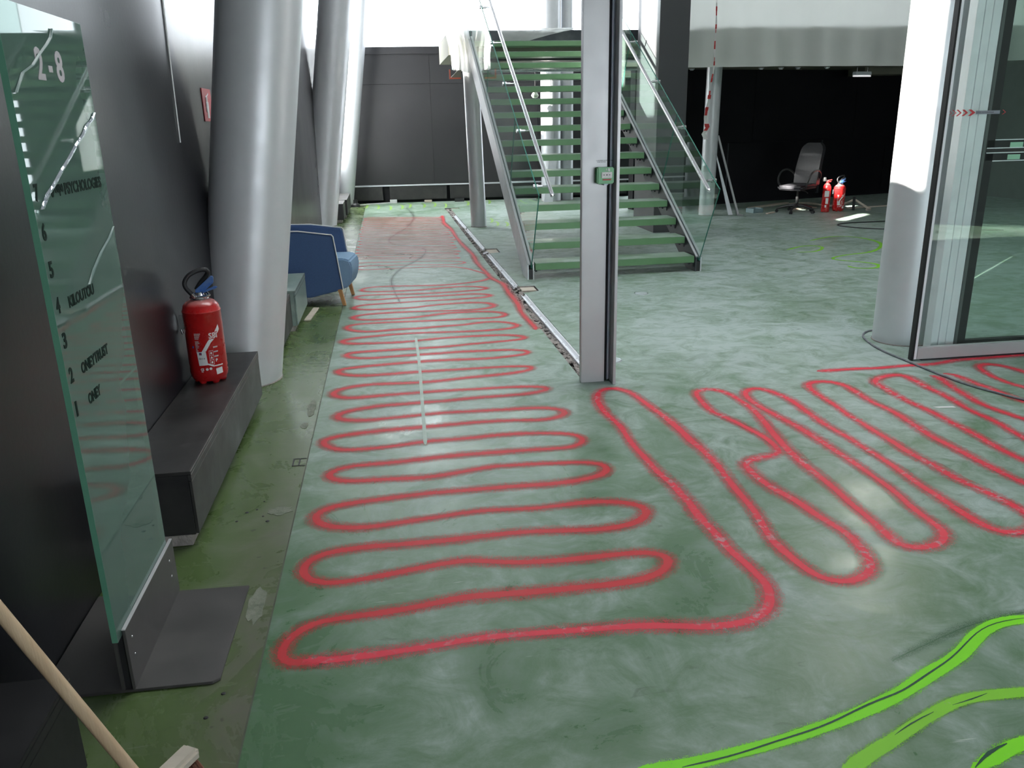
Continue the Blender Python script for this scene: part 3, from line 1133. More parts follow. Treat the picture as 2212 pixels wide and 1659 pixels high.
m.box(-0.850, -0.841, 2.205, 2.765, 0.008, 0.212, 0.001)
m.build('front_plate', M_bracket, t, world=True)
m = MB()
m.box(-0.8515, -0.8405, 2.205, 2.765, 0.210, 0.214, 0.001)
m.build('plate_lip', M_alu, t, world=True)
m = MB()
m.box(-0.881, -0.871, 2.205, 2.765, 0.008, 0.212, 0.001)
m.build('rear_plate', M_bracket, t, world=True)
m = MB()
m.prism([(-1.122, 2.205, 0), (-0.62, 2.200, 0), (-0.600, 2.215, 0), (-0.594, 2.745, 0), (-1.122, 2.765, 0)], (0, 0, 0.009), 0.001)
m.build('base_plate', M_bracket, t, world=True)
m = MB()
m.box(-0.8705, -0.8505, 2.212, 2.758, 0.009, 0.195)  # black fill stands for the dark gap between the two plates
m.build('dark_gap_fill', M_rub, t, world=True)
for (yy, zz) in ((2.25, 0.10), (2.70, 0.16), (2.25, 0.16), (2.70, 0.10)):
    m = MB()
    m.lathe([(0, 0), (0.004, 0), (0.0035, 0.0015), (0, 0.0015)], seg=12, M=Matrix.Translation((-0.841, yy, zz)) @ Matrix.Rotation(PI / 2, 4, 'Y'))
    m.build('screw', M_steel, t, world=True)
FX = -0.8515


def fT(y, z):
    return frame((FX, y, z), (0, 1, 0), (0, 0, 1))


def letters(name, s, size, mm, y, z, width, bold=0.0012):
    o = text(name, s, size, mm, t, fT(0, 0), 1.0, 0.0008, bold)
    ys = [v.co.y for v in o.data.vertices]
    zs = [v.co.z for v in o.data.vertices]
    w0 = max(ys) - min(ys)
    y_a, z_a = min(ys), min(zs)
    oy, oz = t.location.y, t.location.z
    for v in o.data.vertices:
        v.co.y = (v.co.y - y_a) * (width / w0) + y - oy
        v.co.z = v.co.z - z_a + z - oz
    return o


letters('building_number', '2', 0.105, M_letg, 2.345, 1.726, 0.050, 0.003)
m = MB()
m.box(FX - .0005, FX + .001, 2.424, 2.450, 1.748, 1.764)
m.build('number_dash', M_letg, t, world=True)
letters('building_number', '8', 0.105, M_letg, 2.478, 1.726, 0.052, 0.003)
for k, (n, z) in enumerate((('7', 1.438), ('6', 1.342), ('5', 1.249), ('4', 1.157), ('3', 1.065), ('2', 0.972), ('1', 0.881))):
    letters('floor_number', n, 0.056, M_letd, 2.188, z, 0.010 if n == '1' else 0.024, 0.0016)
letters('tenant_name', 'groupe', 0.040, M_letd, 2.290, 1.440, 0.085, 0.0012)
letters('tenant_name', 'PSYCHOLOGIES', 0.041, M_letd, 2.384, 1.440, 0.296)
letters('tenant_name', 'KILOUTOU', 0.041, M_letd, 2.272, 1.156, 0.195)
letters('tenant_name', 'ONEYTRUST', 0.041, M_letd, 2.274, 0.972, 0.222)
letters('tenant_name', 'ONEY', 0.041, M_letd, 2.284, 0.881, 0.098)


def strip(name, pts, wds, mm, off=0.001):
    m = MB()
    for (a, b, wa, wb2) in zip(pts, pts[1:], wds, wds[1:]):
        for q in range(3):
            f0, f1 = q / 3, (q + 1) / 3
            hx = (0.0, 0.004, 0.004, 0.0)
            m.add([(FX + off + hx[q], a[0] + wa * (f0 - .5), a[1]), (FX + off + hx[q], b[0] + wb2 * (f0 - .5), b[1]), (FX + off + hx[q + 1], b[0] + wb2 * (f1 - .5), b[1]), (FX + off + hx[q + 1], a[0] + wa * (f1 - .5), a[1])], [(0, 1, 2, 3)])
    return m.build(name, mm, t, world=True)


M_refl = pm('silvery_reflection', (0.55, 0.60, 0.66), 0.12, 0.8, (0.75, 0.8, 0.85), 14, 0.05, 0.6, 18)  # bright reflection on the pane, laid on as a silvery strip
strip('silvery_reflection', [(2.722, 1.652), (2.69, 1.632), (2.64, 1.617), (2.598, 1.592), (2.53, 1.566), (2.459, 1.533), (2.38, 1.500), (2.321, 1.472), (2.27, 1.452), (2.214, 1.418)], [0.012, 0.030, 0.030, 0.030, 0.030, 0.030, 0.030, 0.034, 0.040, 0.024], M_refl)
M_refl2 = pm('dull_reflection', (0.085, 0.15, 0.135), 0.35, 0.0, (0.12, 0.20, 0.18), 14)  # fainter reflections on the pane, coloured in as strips
strip('dull_reflection', [(2.722, 1.318), (2.67, 1.29), (2.576, 1.259), (2.50, 1.225), (2.437, 1.190)], [0.012, 0.028, 0.030, 0.030, 0.018], M_refl2)
strip('dull_reflection', [(2.49, 1.859), (2.47, 1.835), (2.438, 1.817), (2.38, 1.79), (2.321, 1.759), (2.25, 1.737), (2.19, 1.69)], [0.010, 0.018, 0.018, 0.016, 0.018, 0.018, 0.012], M_refl2)

M_edgew = pm('worn_light_edge', (0.20, 0.195, 0.19), 0.6, 0.0, (0.07, 0.068, 0.066), 7)
# ------------------------------------------------------------------ wall benches
def bench(label, y0, y1, x0=-1.123, x1=-0.838, h=0.32, group='black bench boxes along the left wall', wrap=None, mat=None):
    t = thing('bench_box', label, 'bench', ((x0 + x1) / 2, (y0 + y1) / 2, 0), 0, group)
    L = (y1 - y0) / 2
    a, b = -(x1 - x0) / 2, (x1 - x0) / 2
    mm = wrap or mat or M_bench
    m = MB()
    m.box(a, b - 0.014, -L + 0.002, L - 0.002, 0.045, h - 0.014, 0.002)
    m.build('body', M_blackm if not wrap else wrap, t)
    m = MB()
    m.box(a, b, -L, L, h - 0.013, h, 0.0015)
    m.build('lid', mm, t)
    m = MB()
    m.box(b - 0.013, b, -L, L, h - 0.040, h - 0.0145, 0.001)
    m.build('lid_lip', mm, t)
    m = MB()
    m.box(b - 0.012, b - 0.001, -L + 0.003, L - 0.003, 0.050, h - 0.043, 0.001)
    m.build('front_panel', mm, t)
    m = MB()
    m.box(b - 0.001, b + 0.0006, -L + 0.004, L - 0.004, h - 0.0155, h - 0.0125)
    m.box(b - 0.0025, b + 0.0004, -L + 0.003, L - 0.003, h - 0.0015, h + 0.0004)
    m.box(b - 0.003, b - 0.0005, -L + 0.004, L - 0.004, h - 0.045, h - 0.0425)
    if mat:
        m.bm.free()
    else:
        m.build('worn_edge', M_edgew, t)
    nf = max(2, int(2 * L / 0.75) + 1)
    for k in range(nf):
        y = -L + 0.10 + (2 * L - 0.20) * k / (nf - 1)
        m = MB()
        m.box(a + 0.02, b - 0.03, y - 0.10, y + 0.10, 0.0, 0.046, 0.002)
        m.build('foot', M_concrete if k == 0 else M_blackm, t)
    return t


bench('black bench box at the bottom left corner, under the broom handle', -0.4, 1.854, x1=-0.855, mat=pm('scuffed_black_laminate', (0.009, 0.009, 0.010), 0.5, 0.0, (0.016, 0.016, 0.017), 5, 0.08, spec=0.3))
bench('black bench box with the fire extinguisher standing on it', 3.115, 4.93)
bench('black bench box just behind the nearest leaning column', 5.93, 6.72, x1=-0.84)
bench('bench box wrapped in dusty green sheeting, just before the blue armchair', 6.74, 7.60, x1=-0.80, h=0.335, wrap=M_dustgreen)
bench('low bench box beside the foot of the second leaning column', 14.68, 15.42, x1=-0.79)
bench('farthest bench box, right before the last leaning column', 15.48, 17.05, x1=-0.76)

# ------------------------------------------------------------------ fire extinguishers
def powder_extinguisher(label, loc, rz, sc_=1.0, group=None):
    t = thing('fire_extinguisher', label, 'extinguisher', loc, rz, group)
    S = Matrix.Scale(sc_, 4)
    R = 0.101
    prof = [(0, 0.030), (0.062, 0.028), (0.078, 0.012), (0.088, 0.016), (0.097, 0.035), (R, 0.058), (R, 0.395), (R + .0015, 0.397), (R + .0015, 0.402), (R - .001, 0.405), (0.092, 0.432), (0.072, 0.452), (0.045, 0.462), (0.0, 0.463)]
    m = MB()
    m.lathe(prof, seg=40)
    for k in range(6):
        an = k * PI / 3
        m.lathe([(0, 0), (0.016, 0.0), (0.022, 0.010), (0.022, 0.03)], (0.066 * math.cos(an), 0.066 * math.sin(an), 0.0), 12)
    m.bm.transform(S)
    m.build('cylinder', M_red, t, True)
    m = MB()
    m.lathe([(0.0, 0.455), (0.044, 0.455), (0.048, 0.465), (0.044, 0.474), (0.030, 0.482), (0.020, 0.500), (0, 0.502)], seg=24)
    m.tube([(-0.045, -0.01, 0.474), (-0.01, -0.035, 0.476), (0.035, -0.03, 0.476), (0.05, 0.0, 0.482), (0.035, 0.02, 0.492)], 0.009, 8)
    m.tube([(-0.02, -0.028, 0.478), (-0.034, -0.036, 0.500)], 0.013, 10)
    m.bm.transform(S)
    m.build('valve_head', M_steel, t, True)
    m = MB()
    # upper lever: a channel rising to the right; lower grip
    m.prism([(-0.016, -0.012, 0.496), (0.03, -0.012, 0.505), (0.082, -0.012, 0.548), (0.084, -0.012, 0.580), (0.070, -0.012, 0.584), (-0.016, -0.012, 0.514)], (0, 0.024, 0), 0.002)
    m.prism([(0.02, -0.010, 0.494), (0.09, -0.010, 0.515), (0.100, -0.010, 0.523), (0.085, -0.010, 0.527), (0.02, -0.010, 0.504)], (0, 0.020, 0), 0.002)
    m.bm.transform(S)
    m.build('lever', M_blue, t)
    m = MB()
    hp = smooth_path([(-0.034, -0.036, 0.498), (-0.058, -0.040, 0.535), (-0.060, -0.036, 0.565), (-0.036, -0.028, 0.598), (0.012, -0.018, 0.620), (0.050, -0.010, 0.622), (0.060, -0.004, 0.608), (0.048, 0.004, 0.585), (0.015, 0.012, 0.550), (-0.012, 0.014, 0.512)], 0.01)
    m.tube([tuple(p) for p in hp], 0.0125, 10)
    m.bm.transform(S)
    m.build('hose', M_rub, t, True)
    m = MB()
    m.box(-0.122, -0.100, -0.012, 0.012, 0.300, 0.380, 0.003)
    m.tube([(-0.118, 0, 0.30), (-0.112, 0, 0.275)], 0.006, 8)
    m.bm.transform(S)
    m.build('wall_hook', M_steel, t)
    # printed label wrapped on the front: patches on the cylinder
    rr = R + 0.0012

    def wrap(poly, mat, name, off=0.0):
        """poly in (arc metres from the label centre, z), wrapped on the cylinder"""
        t2 = bmesh.new()
        f = t2.faces.new([t2.verts.new((p[0], p[1], 0)) for p in poly])
        bmesh.ops.triangulate(t2, faces=[f])
        for _ in range(2):
            bmesh.ops.subdivide_edges(t2, edges=[e for e in t2.edges if e.calc_length() > 0.012], cuts=1, use_grid_fill=True)
        for v in t2.verts:
            an = -PI / 2 + v.co.x / R + LA
            zz = v.co.y
            v.co = Vector(((rr + off) * math.cos(an), (rr + off) * math.sin(an), zz))
        bmesh.ops.recalc_face_normals(t2, faces=list(t2.faces))
        for f in t2.faces:
            if f.normal.dot(Vector((f.calc_center_median().x, f.calc_center_median().y, 0))) < 0:
                f.normal_flip()
        mm = MB()
        mm.merge(t2)
        mm.bm.transform(S)
        return mm.build(name, mat, t)
    LA = math.radians(10)
    wrap([(-0.035, 0.185), (0.005, 0.245), (0.035, 0.275), (0.075, 0.330), (0.080, 0.300), (0.050, 0.262), (0.020, 0.235), (-0.010, 0.190)], M_whitelab, 'label_swoosh')
    wrap([(-0.055, 0.110), (-0.008, 0.112), (-0.012, 0.188), (-0.060, 0.188)], M_whitelab, 'inspection_label')
    wrap([(-0.010, 0.113), (0.02, 0.100), (0.075, 0.100), (0.075, 0.106), (0.024, 0.106), (-0.008, 0.122)], M_whitelab, 'label_swoosh')
    wrap([(0.032, 0.052), (0.070, 0.056), (0.068, 0.090), (0.030, 0.086)], M_whitelab, 'price_label')
    wrap([(-0.048, 0.170), (-0.034, 0.170), (-0.034, 0.184), (-0.048, 0.184)], pm('navy_print', (0.04, 0.03, 0.12), 0.5), 'label_emblem', 0.0006)
    wrap([(-0.0445, 0.172), (-0.041, 0.181), (-0.0375, 0.172)], M_redlab, 'label_emblem', 0.001)
    for (x, z) in ((-0.016, 0.088), (0.003, 0.090)):
        wrap([(x + 0.0075 * math.cos(q * PI / 5), z + 0.0075 * math.sin(q * PI / 5)) for q in range(10)], M_whitelab, 'round_mark')
    wrap([(-0.078 + 0.005 * math.cos(q * PI / 5), 0.215 + 0.007 * math.sin(q * PI / 5)) for q in range(10)], M_blue, 'blue_dot')
    for q in range(3):
        zc = 0.190 - q * 0.026
        x0, x1 = 0.004, 0.026
        for a_ in ((x0, zc, x1, zc + .0016), (x0, zc - .024, x0 + .0014, zc), (x1 - .0014, zc - .024, x1, zc), (x0, zc - .0255, x1, zc - .024)):
            wrap([(a_[0], a_[1]), (a_[2], a_[1]), (a_[2], a_[3]), (a_[0], a_[3])], M_whitelab, 'pictogram_box')
        wrap([(0.009, zc - .018), (0.014, zc - .012), (0.020, zc - .018), (0.018, zc - .008), (0.013, zc - .005)], M_whitelab, 'pictogram')
    # lettering wrapped
    def wtext(s, size, x, z, mat, bold=0.0008, sx=0.8, off=0.0):
        cu = bpy.data.curves.new('txt', 'FONT')
        cu.body = s
        cu.size = size
        cu.offset = bold
        cu.space_line = 0.9
        cu.resolution_u = 2
        o = bpy.data.objects.new('txt', cu)
        COL.objects.link(o)
        me = bpy.data.meshes.new_from_object(o.evaluated_get(bpy.context.evaluated_depsgraph_get()))
        bpy.data.objects.remove(o)
        bpy.data.curves.remove(cu)
        for v in me.vertices:
            an = -PI / 2 + (v.co.x * sx + x) / R + LA
            zz = z + v.co.y
            v.co = S @ Vector(((rr + 0.0006 + off) * math.cos(an), (rr + 0.0006 + off) * math.sin(an), zz))
        me.name = 'lettering'
        me.materials.clear()
        me.materials.append(mat)
        ob = bpy.data.objects.new('lettering', me)
        COL.objects.link(ob)
        ob.parent = t
    wtext('SPI', 0.046, 0.012, 0.258, M_red, 0.004, 0.9)
    wtext('SPI', 0.044, 0.012, 0.259, M_whitelab, 0.0005, 0.92, 0.001)
    wtext('CE', 0.018, -0.050, 0.082, M_whitelab)
    wtext('0036', 0.007, -0.048, 0.073, M_whitelab, 0.0003)
    wtext('lllllllllllllllll\nlllllllllllllll\nlllllllllllll\nlllllllllll', 0.010, -0.062, 0.285, M_whitelab, 0.0, 0.9)
    wtext('lllllllllll\nlllllllllllll\nllllllll\nlllllllllll\nlllllllll\nlllll\nlllllll\nlllll', 0.0095, -0.062, 0.243, M_whitelab, 0.0, 0.9)
    wtext('KB 5 4', 0.014, -0.052, 0.145, M_ink, 0.0002)
    for q in range(3):
        wtext('llllllllllllll', 0.010, 0.029, 0.205 - q * 0.026, M_whitelab, 0.0003)
    wtext('P', 0.022, 0.034, 0.126, M_whitelab, 0.001, 1.0)
    return t


powder_extinguisher('red powder extinguisher with black hose standing on the black bench box', (-1.005, 4.385, 0.32), math.radians(6), 0.95)
powder_extinguisher('short wide red extinguisher on the floor right of the black office chair', (7.815, 13.70, 0), math.radians(-20), 0.98)

t = thing('fire_extinguisher', 'tall narrow red extinguisher beside the foot of the black office chair', 'extinguisher', (7.53, 13.62, 0), math.radians(-25))
m = MB()
m.lathe([(0, 0.004), (0.060, 0.0), (0.068, 0.010), (0.068, 0.40), (0.062, 0.44), (0.045, 0.475), (0.024, 0.49), (0.020, 0.50), (0, 0.50)], seg=28)
m.build('cylinder', M_red, t, True)
m = MB()
m.lathe([(0, 0.495), (0.022, 0.495), (0.022, 0.53), (0.012, 0.54), (0, 0.54)], seg=16)
m.prism([(0.0, -0.010, 0.53), (0.07, -0.010, 0.545), (0.07, -0.010, 0.555), (0.0, -0.010, 0.545)], (0, 0.02, 0), 0.001)
m.prism([(0.0, -0.008, 0.51), (0.06, -0.008, 0.515), (0.06, -0.008, 0.523), (0.0, -0.008, 0.522)], (0, 0.016, 0), 0.001)
m.build('valve_head', M_red, t, True)
m = MB()
m.tube([(0.0, -0.01, 0.525), (-0.03, -0.02, 0.545), (-0.05, -0.02, 0.555)], [0.012, 0.014, 0.018], 10)
m.lathe([(0, -.03), (0.026, -.03), (0.032, 0.0), (0.026, 0.035), (0, 0.04)], seg=16, M=Matrix.Translation((-0.05, -0.02, 0.555)))
m.build('horn', M_plastic, t, True)
for (a0, a1, z0, z1) in ((-0.5, 0.65, 0.265, 0.365), (-0.15, 0.55, 0.145, 0.245), (-0.25, 0.15, 0.085, 0.125)):
    m = MB()
    A = [-PI / 2 + a0 + (a1 - a0) * q / 8 for q in range(9)]
    for p, q in zip(A, A[1:]):
        m.add([(0.0692 * math.cos(p), 0.0692 * math.sin(p), z0), (0.0692 * math.cos(q), 0.0692 * math.sin(q), z0), (0.0692 * math.cos(q), 0.0692 * math.sin(q), z1), (0.0692 * math.cos(p), 0.0692 * math.sin(p), z1)], [(0, 1, 2, 3)])
    m.build('label', M_whitelab, t)

# red fire point sign on the left wall
t = thing('fire_sign', 'red sign with a white extinguisher pictogram on the charcoal left wall', 'sign', (-1.125, 5.80, 1.745))
m = MB()
m.box(-1.1245, -1.119, 5.68, 5.95, 1.645, 1.845, 0.001)
m.build('plate', M_redlab, t, world=True)
m = MB()
m.box(-1.119, -1.1175, 5.78, 5.84, 1.665, 1.765, 0.0006)
m.box(-1.119, -1.1175, 5.795, 5.825, 1.765, 1.80, 0.0006)
m.tube([(-1.118, 5.80, 1.80), (-1.118, 5.765, 1.79), (-1.118, 5.755, 1.75), (-1.118, 5.755, 1.70)], 0.004, 6)
m.tube([(-1.118, 5.81, 1.80), (-1.118, 5.85, 1.815)], 0.004, 6)
m.build('pictogram', M_whitelab, t, world=True)
# thin white cable running down the left wall
m = MB()
m.tube([(-1.121, 4.99, 3.6), (-1.121, 4.985, 2.25), (-1.121, 4.96, 1.9), (-1.121, 4.94, 1.53)], 0.004, 6)
tag(m.build('wall_cable', M_whitelab), 'thin white cable hanging down the charcoal left wall above the bench', 'cable')

# ------------------------------------------------------------------ broom
t = thing('broom', 'wooden broom with a pale handle leaning across the bottom left corner', 'broom', (-0.67, 1.725, 0))
d = Vector((-0.184, -0.104, 0.60)).normalized()
p0 = Vector((-0.666, 1.722, 0.05))
m = MB()
pts = [tuple(p0 + d * (q * 0.08)) for q in range(19)]
m.tube(pts, 0.0145, 14)
m.build('handle', M_handle, t, True, world=True)
hd = Vector((0.50, 0.866, 0))
hn = Vector((-0.866, 0.50, 0))
HM = Matrix((hd, hn, Vector((0, 0, 1)))).transposed().to_4x4()
HM = Matrix.Translation((-0.672, 1.715, 0)) @ HM
m = MB()
m.box(-0.19, 0.155, -0.028, 0.028, 0.045, 0.080, 0.010, HM)
m.build('head', M_batten, t, world=True)
m = MB()
for i in range(26):
    for j in range(4):
        x = -0.18 + i * 0.0128
        y = -0.021 + j * 0.014
        q = random.uniform(-.004, .004)
        lean = 0.010 if i > 23 else 0.0
        m.tube([(x, y, 0.046), (x + q + lean, y * 1.5 + random.uniform(-.003, .003), 0.001)], [0.0045, 0.0065], 5)
m.bm.transform(HM)
b_ = m.build('bristles', M_bristle, t, world=True)
b_['kind'] = 'stuff'

# ------------------------------------------------------------------ blue armchair
t = thing('armchair', 'blue fabric tub armchair with wooden legs against the left wall', 'armchair', (-0.445, 7.915, 0), math.radians(-7))
PW = 0.055
for sgn in (-1, 1):
    y = sgn * 0.275
    y0, y1 = sorted((y, y - sgn * PW))
    m = MB()
    m.prism([(-0.055, y0, 0.655), (0.005, y0, 0.155), (-0.30, y0, 0.085), (-0.56, y0, 0.10), (-0.66, y0, 0.70), (-0.36, y0, 0.695)], (0, y1 - y0, 0), 0.012)
    sp_ = m.build('side_panel', M_fabric, t, True)
    m = MB()
    yo = y - sgn * 0.004
    m.tube([(-0.66, yo, 0.702), (-0.36, yo, 0.699), (-0.06, yo, 0.660), (-0.048, yo, 0.645), (0.007, yo, 0.155)], 0.006, 6)
    m.build('piping', M_piping, sp_, True)
m = MB()
m.prism([(-0.58, -0.22, 0.10), (-0.52, -0.22, 0.10), (-0.58, -0.22, 0.72), (-0.66, -0.22, 0.72)], (0, 0.44, 0), 0.012)
m.build('back_panel', M_fabric, t, True)
m = MB()
m.prism([(-0.54, -0.215, 0.20), (-0.02, -0.215, 0.145), (0.05, -0.215, 0.17), (0.082, -0.215, 0.25), (0.095, -0.215, 0.36), (0.075, -0.215, 0.415), (0.02, -0.215, 0.437), (-0.54, -0.215, 0.432)], (0, 0.43, 0), 0.014)
m.build('seat', M_fabricL, t, True)
for (x, y, dx, dy) in ((-0.035, -0.25, 0.04, -0.0), (-0.035, 0.25, 0.04, 0.0), (-0.50, -0.22, -0.05, 0), (-0.50, 0.22, -0.05, 0)):
    m = MB()
    w0, w1 = 0.019, 0.015
    zt = 0.19
    m.add([(x - w0, y - w0, zt), (x + w0, y - w0, zt), (x + w0, y + w0, zt), (x - w0, y + w0, zt), (x + dx - w1, y + dy - w1, 0.006), (x + dx + w1, y + dy - w1, 0.006), (x + dx + w1, y + dy + w1, 0.006), (x + dx - w1, y + dy + w1, 0.006)], [(3, 2, 1, 0), (4, 5, 6, 7), (0, 1, 5, 4), (1, 2, 6, 5), (2, 3, 7, 6), (3, 0, 4, 7)])
    lg = m.build('leg', M_wood, t, recalc=True)
    m = MB()
    m.lathe([(0, 0), (0.014, 0), (0.014, 0.007), (0, 0.007)], (x + dx, y + dy, 0), 12)
    m.build('glide', M_rub, lg)

# ------------------------------------------------------------------ office chair (faces +x locally)
t = thing('office_chair', 'black leather swivel office chair with loop armrests on a star base', 'chair', (7.045, 13.72, 0), math.radians(208))
m = MB()
N = 18
prev = None
rows = []
for i in range(N + 1):
    f = i / N
    z = 0.47 + f * 0.69
    x = -0.20 - 0.17 * f + 0.03 * math.sin(f * PI)
    w = 0.235 - 0.03 * abs(f - 0.25) - (0.085 * max(0, (f - 0.82) / 0.18) ** 2.2)
    groove = 0.0
    if 0.26 < f < 0.68 and i % 2 == 0:
        groove = -0.013
    th = 0.085 - 0.02 * f
    row = []
    for k in range(9):
        u = -1 + 2 * k / 8
        bulge = 0.022 * (1 - u * u)
        row.append((x + bulge + groove * (1 - u ** 4) - 0.035 * u * u * 0 + 0.02 * u * u, u * w, z))
    back = [(x - th + 0.03 * (1 - (1 - 2 * k / 8) ** 2) * -0.5, (1 - 2 * k / 8) * w * 0.97, z) for k in range(9)]
    rows.append([m.bm.verts.new(p) for p in row + back])
for A, B in zip(rows, rows[1:]):
    n = len(A)
    for k in range(n):
        m.bm.faces.new((A[k], A[(k + 1) % n], B[(k + 1) % n], B[k]))
m.bm.faces.new(rows[0][::-1])
m.bm.faces.new(rows[-1])
m.build('backrest', M_leather, t, True, recalc=True)
m = MB()
m.box(-0.24, 0.27, -0.25, 0.25, 0.42, 0.505, 0.035)
for v in m.bm.verts:
    if v.co.x > 0.15:
        v.co.z -= (v.co.x - 0.15) * 0.35
    v.co.z -= 0.25 * abs(v.co.y) ** 2 * (1 if v.co.z > 0.46 else 0)
m.build('seat', M_leather, t, True)
for sgn in (-1, 1):
    m = MB()
    ap = smooth_path([(0.13, sgn * 0.245, 0.43), (0.165, sgn * 0.285, 0.50), (0.155, sgn * 0.305, 0.58), (0.10, sgn * 0.31, 0.665), (0.0, sgn * 0.31, 0.715), (-0.12, sgn * 0.30, 0.715), (-0.22, sgn * 0.275, 0.66), (-0.26, sgn * 0.245, 0.58)], 0.02)
    m.tube([tuple(p) for p in ap], 0.017, 8)
    m.build('armrest', M_plastic, t, True)
m = MB()
m.box(-0.11, 0.11, -0.09, 0.09, 0.375, 0.42, 0.01)
m.tube([(0.05, 0.08, 0.39), (0.06, 0.20, 0.37), (0.05, 0.24, 0.345)], 0.008, 8)
m.box(-0.25, -0.09, -0.03, 0.03, 0.385, 0.41, 0.004)
m.box(-0.30, -0.25, -0.03, 0.03, 0.385, 0.62, 0.004)
m.build('tilt_mechanism', M_plastic, t)
m = MB()
m.lathe([(0, 0.10), (0.034, 0.10), (0.034, 0.15), (0.026, 0.16), (0.026, 0.27), (0.018, 0.27), (0.018, 0.38), (0, 0.38)], seg=20)
m.build('gas_column', M_plastic, t, True)
for k in range(5):
    an = math.radians(20 + 72 * k)
    c, s_ = math.cos(an), math.sin(an)
    m = MB()
    m.tube([(0.02 * c, 0.02 * s_, 0.125), (0.14 * c, 0.14 * s_, 0.115), (0.27 * c, 0.27 * s_, 0.085), (0.325 * c, 0.325 * s_, 0.068)], [0.030, 0.024, 0.019, 0.017], 8)
    lg = m.build('base_arm', M_plastic, t, True)
    m = MB()
    cx_, cy_ = 0.325 * c, 0.325 * s_
    for o_ in (-0.014, 0.014):
        m.tube([(cx_ - s_ * (o_ - .008), cy_ + c * (o_ - .008), 0.027), (cx_ - s_ * (o_ + .008), cy_ + c * (o_ + .008), 0.027)], 0.027, 14)
    m.tube([(cx_, cy_, 0.03), (cx_, cy_, 0.066)], 0.010, 8)
    m.build('caster', M_rub, lg, True)

# ------------------------------------------------------------------ things round the office chair
def plank(name, label, cat, a, b, w, th, mm, z=0.0, group=None, wav=0.0):
    a, b = Vector((a[0], a[1], 0)), Vector((b[0], b[1], 0))
    d = (b - a).normalized()
    n_ = Vector((-d.y, d.x, 0))
    m = MB()
    M = Matrix((d, n_, Vector((0, 0, 1)))).transposed().to_4x4()
    m.box(0, (b - a).length, -w / 2, w / 2, 0.0, th, min(0.003, th / 4), Matrix.Translation((a.x, a.y, z)) @ M)
    return tag(m.build(name, mm), label, cat, group)


plank('batten', 'long pale batten on the floor running past the office chair base', 'batten', (6.55, 14.55), (7.60, 15.20), 0.09, 0.03, M_batten)
plank('batten', 'pale batten on the floor passing behind both far extinguishers', 'batten', (7.20, 14.12), (7.72, 14.30), 0.07, 0.022, M_batten)
plank('batten', 'short pale batten lying nearest the dark tin on the floor', 'batten', (6.46, 13.62), (6.66, 13.78), 0.05, 0.02, M_batten)
plank('batten', 'long pale batten on the floor right of the far extinguishers', 'batten', (8.15, 13.98), (9.75, 14.30), 0.05, 0.02, M_batten)
m = MB()
m.tube([tuple(p) for p in smooth_path([(7.5, 14.9, .02), (7.75, 14.7, .05), (8.0, 14.3, .03), (8.15, 14.0, .10), (8.25, 13.95, .16), (8.35, 13.9, .10), (8.45, 13.8, .02), (8.4, 13.65, .015), (8.3, 13.6, .015)], 0.04)], 0.022, 8)
tag(m.build('strap', M_batten), 'pale curled strap lying on the floor beside the short wide extinguisher', 'strap')
m = MB()
m.box(-0.012, 0.012, -0.03, 0.03, 0.0, 0.23, 0.004, Matrix.Translation((8.12, 13.72, 0)))
tag(m.build('bracket', M_plastic), 'small dark upright bracket standing right of the short wide extinguisher', 'bracket')
t = thing('tin_tray', 'flat teal metal tray on the floor left of the office chair', 'tray', (6.38, 13.95, 0), 0.3)
m = MB()
m.box(-0.11, 0.11, -0.10, 0.10, 0.0, 0.006)
m.build('bottom', M_teal, t)
m = MB()
for a_ in ((-0.11, 0.11, -0.10, -0.094), (-0.11, 0.11, 0.094, 0.10), (-0.11, -0.104, -0.1, 0.1), (0.104, 0.11, -0.1, 0.1)):
    m.box(a_[0], a_[1], a_[2], a_[3], 0.0, 0.075)
m.build('rim', M_teal, t)

# leaning bars by the taped column
m = MB()
a, b = Vector((5.92, 13.60, 0.0)), Vector((5.60, 13.90, 1.32))
dx = (b - a)
m.prism([a, a + Vector((.03, 0, 0)), b + Vector((.03, 0, 0)), b], (0, 0.03, 0))
m.prism([a, a + Vector((.012, -.16, 0)), a + Vector((.03, -.16, 0)), a + Vector((.03, 0, 0))], (0, 0, 0.03))
tag(m.build('metal_bar', M_alu), 'thin metal angle bar leaning on the taped column', 'bar')
m = MB()
m.prism([Vector((5.80, 13.72, 0)), Vector((5.88, 13.72, 0)), Vector((5.60, 13.93, 1.02)), Vector((5.585, 13.93, 1.10))], (0, 0.018, 0))
tag(m.build('white_board', M_white), 'tapering white board leaning beside the taped column', 'board')

# hazard tape hanging in front of the slim column
t = thing('barrier_tape', 'twisted red and white barrier tape hanging down the slim right column', 'tape', (5.24, 13.30, 1.25))
prof = [(5.226, 13.30, 3.35), (5.236, 13.30, 3.0), (5.232, 13.30, 2.7), (5.245, 13.32, 2.40), (5.236, 13.40, 2.1), (5.238, 13.45, 1.9), (5.225, 13.50, 1.72), (5.226, 13.52, 1.58), (5.262, 13.52, 1.46), (5.205, 13.53, 1.36), (5.250, 13.53, 1.27)]
P = smooth_path(prof, 0.055)
for i, (p, q) in enumerate(zip(P, P[1:])):
    m = MB()
    w = 0.012 + 0.016 * abs(math.sin(i * 0.9)) if p.z > 1.7 else 0.022 + 0.016 * abs(math.sin(i * 1.1))
    if p.z > 2.0:
        w *= 0.5
    off = Vector((w, 0.004 * math.sin(i), 0))
    m.add([p - off, p + off, q + off, q - off], [(0, 1, 2, 3)])
    m.build('tape_stripe', M_tapeR if (i // 2) % 2 else M_tapeW, t, world=True)

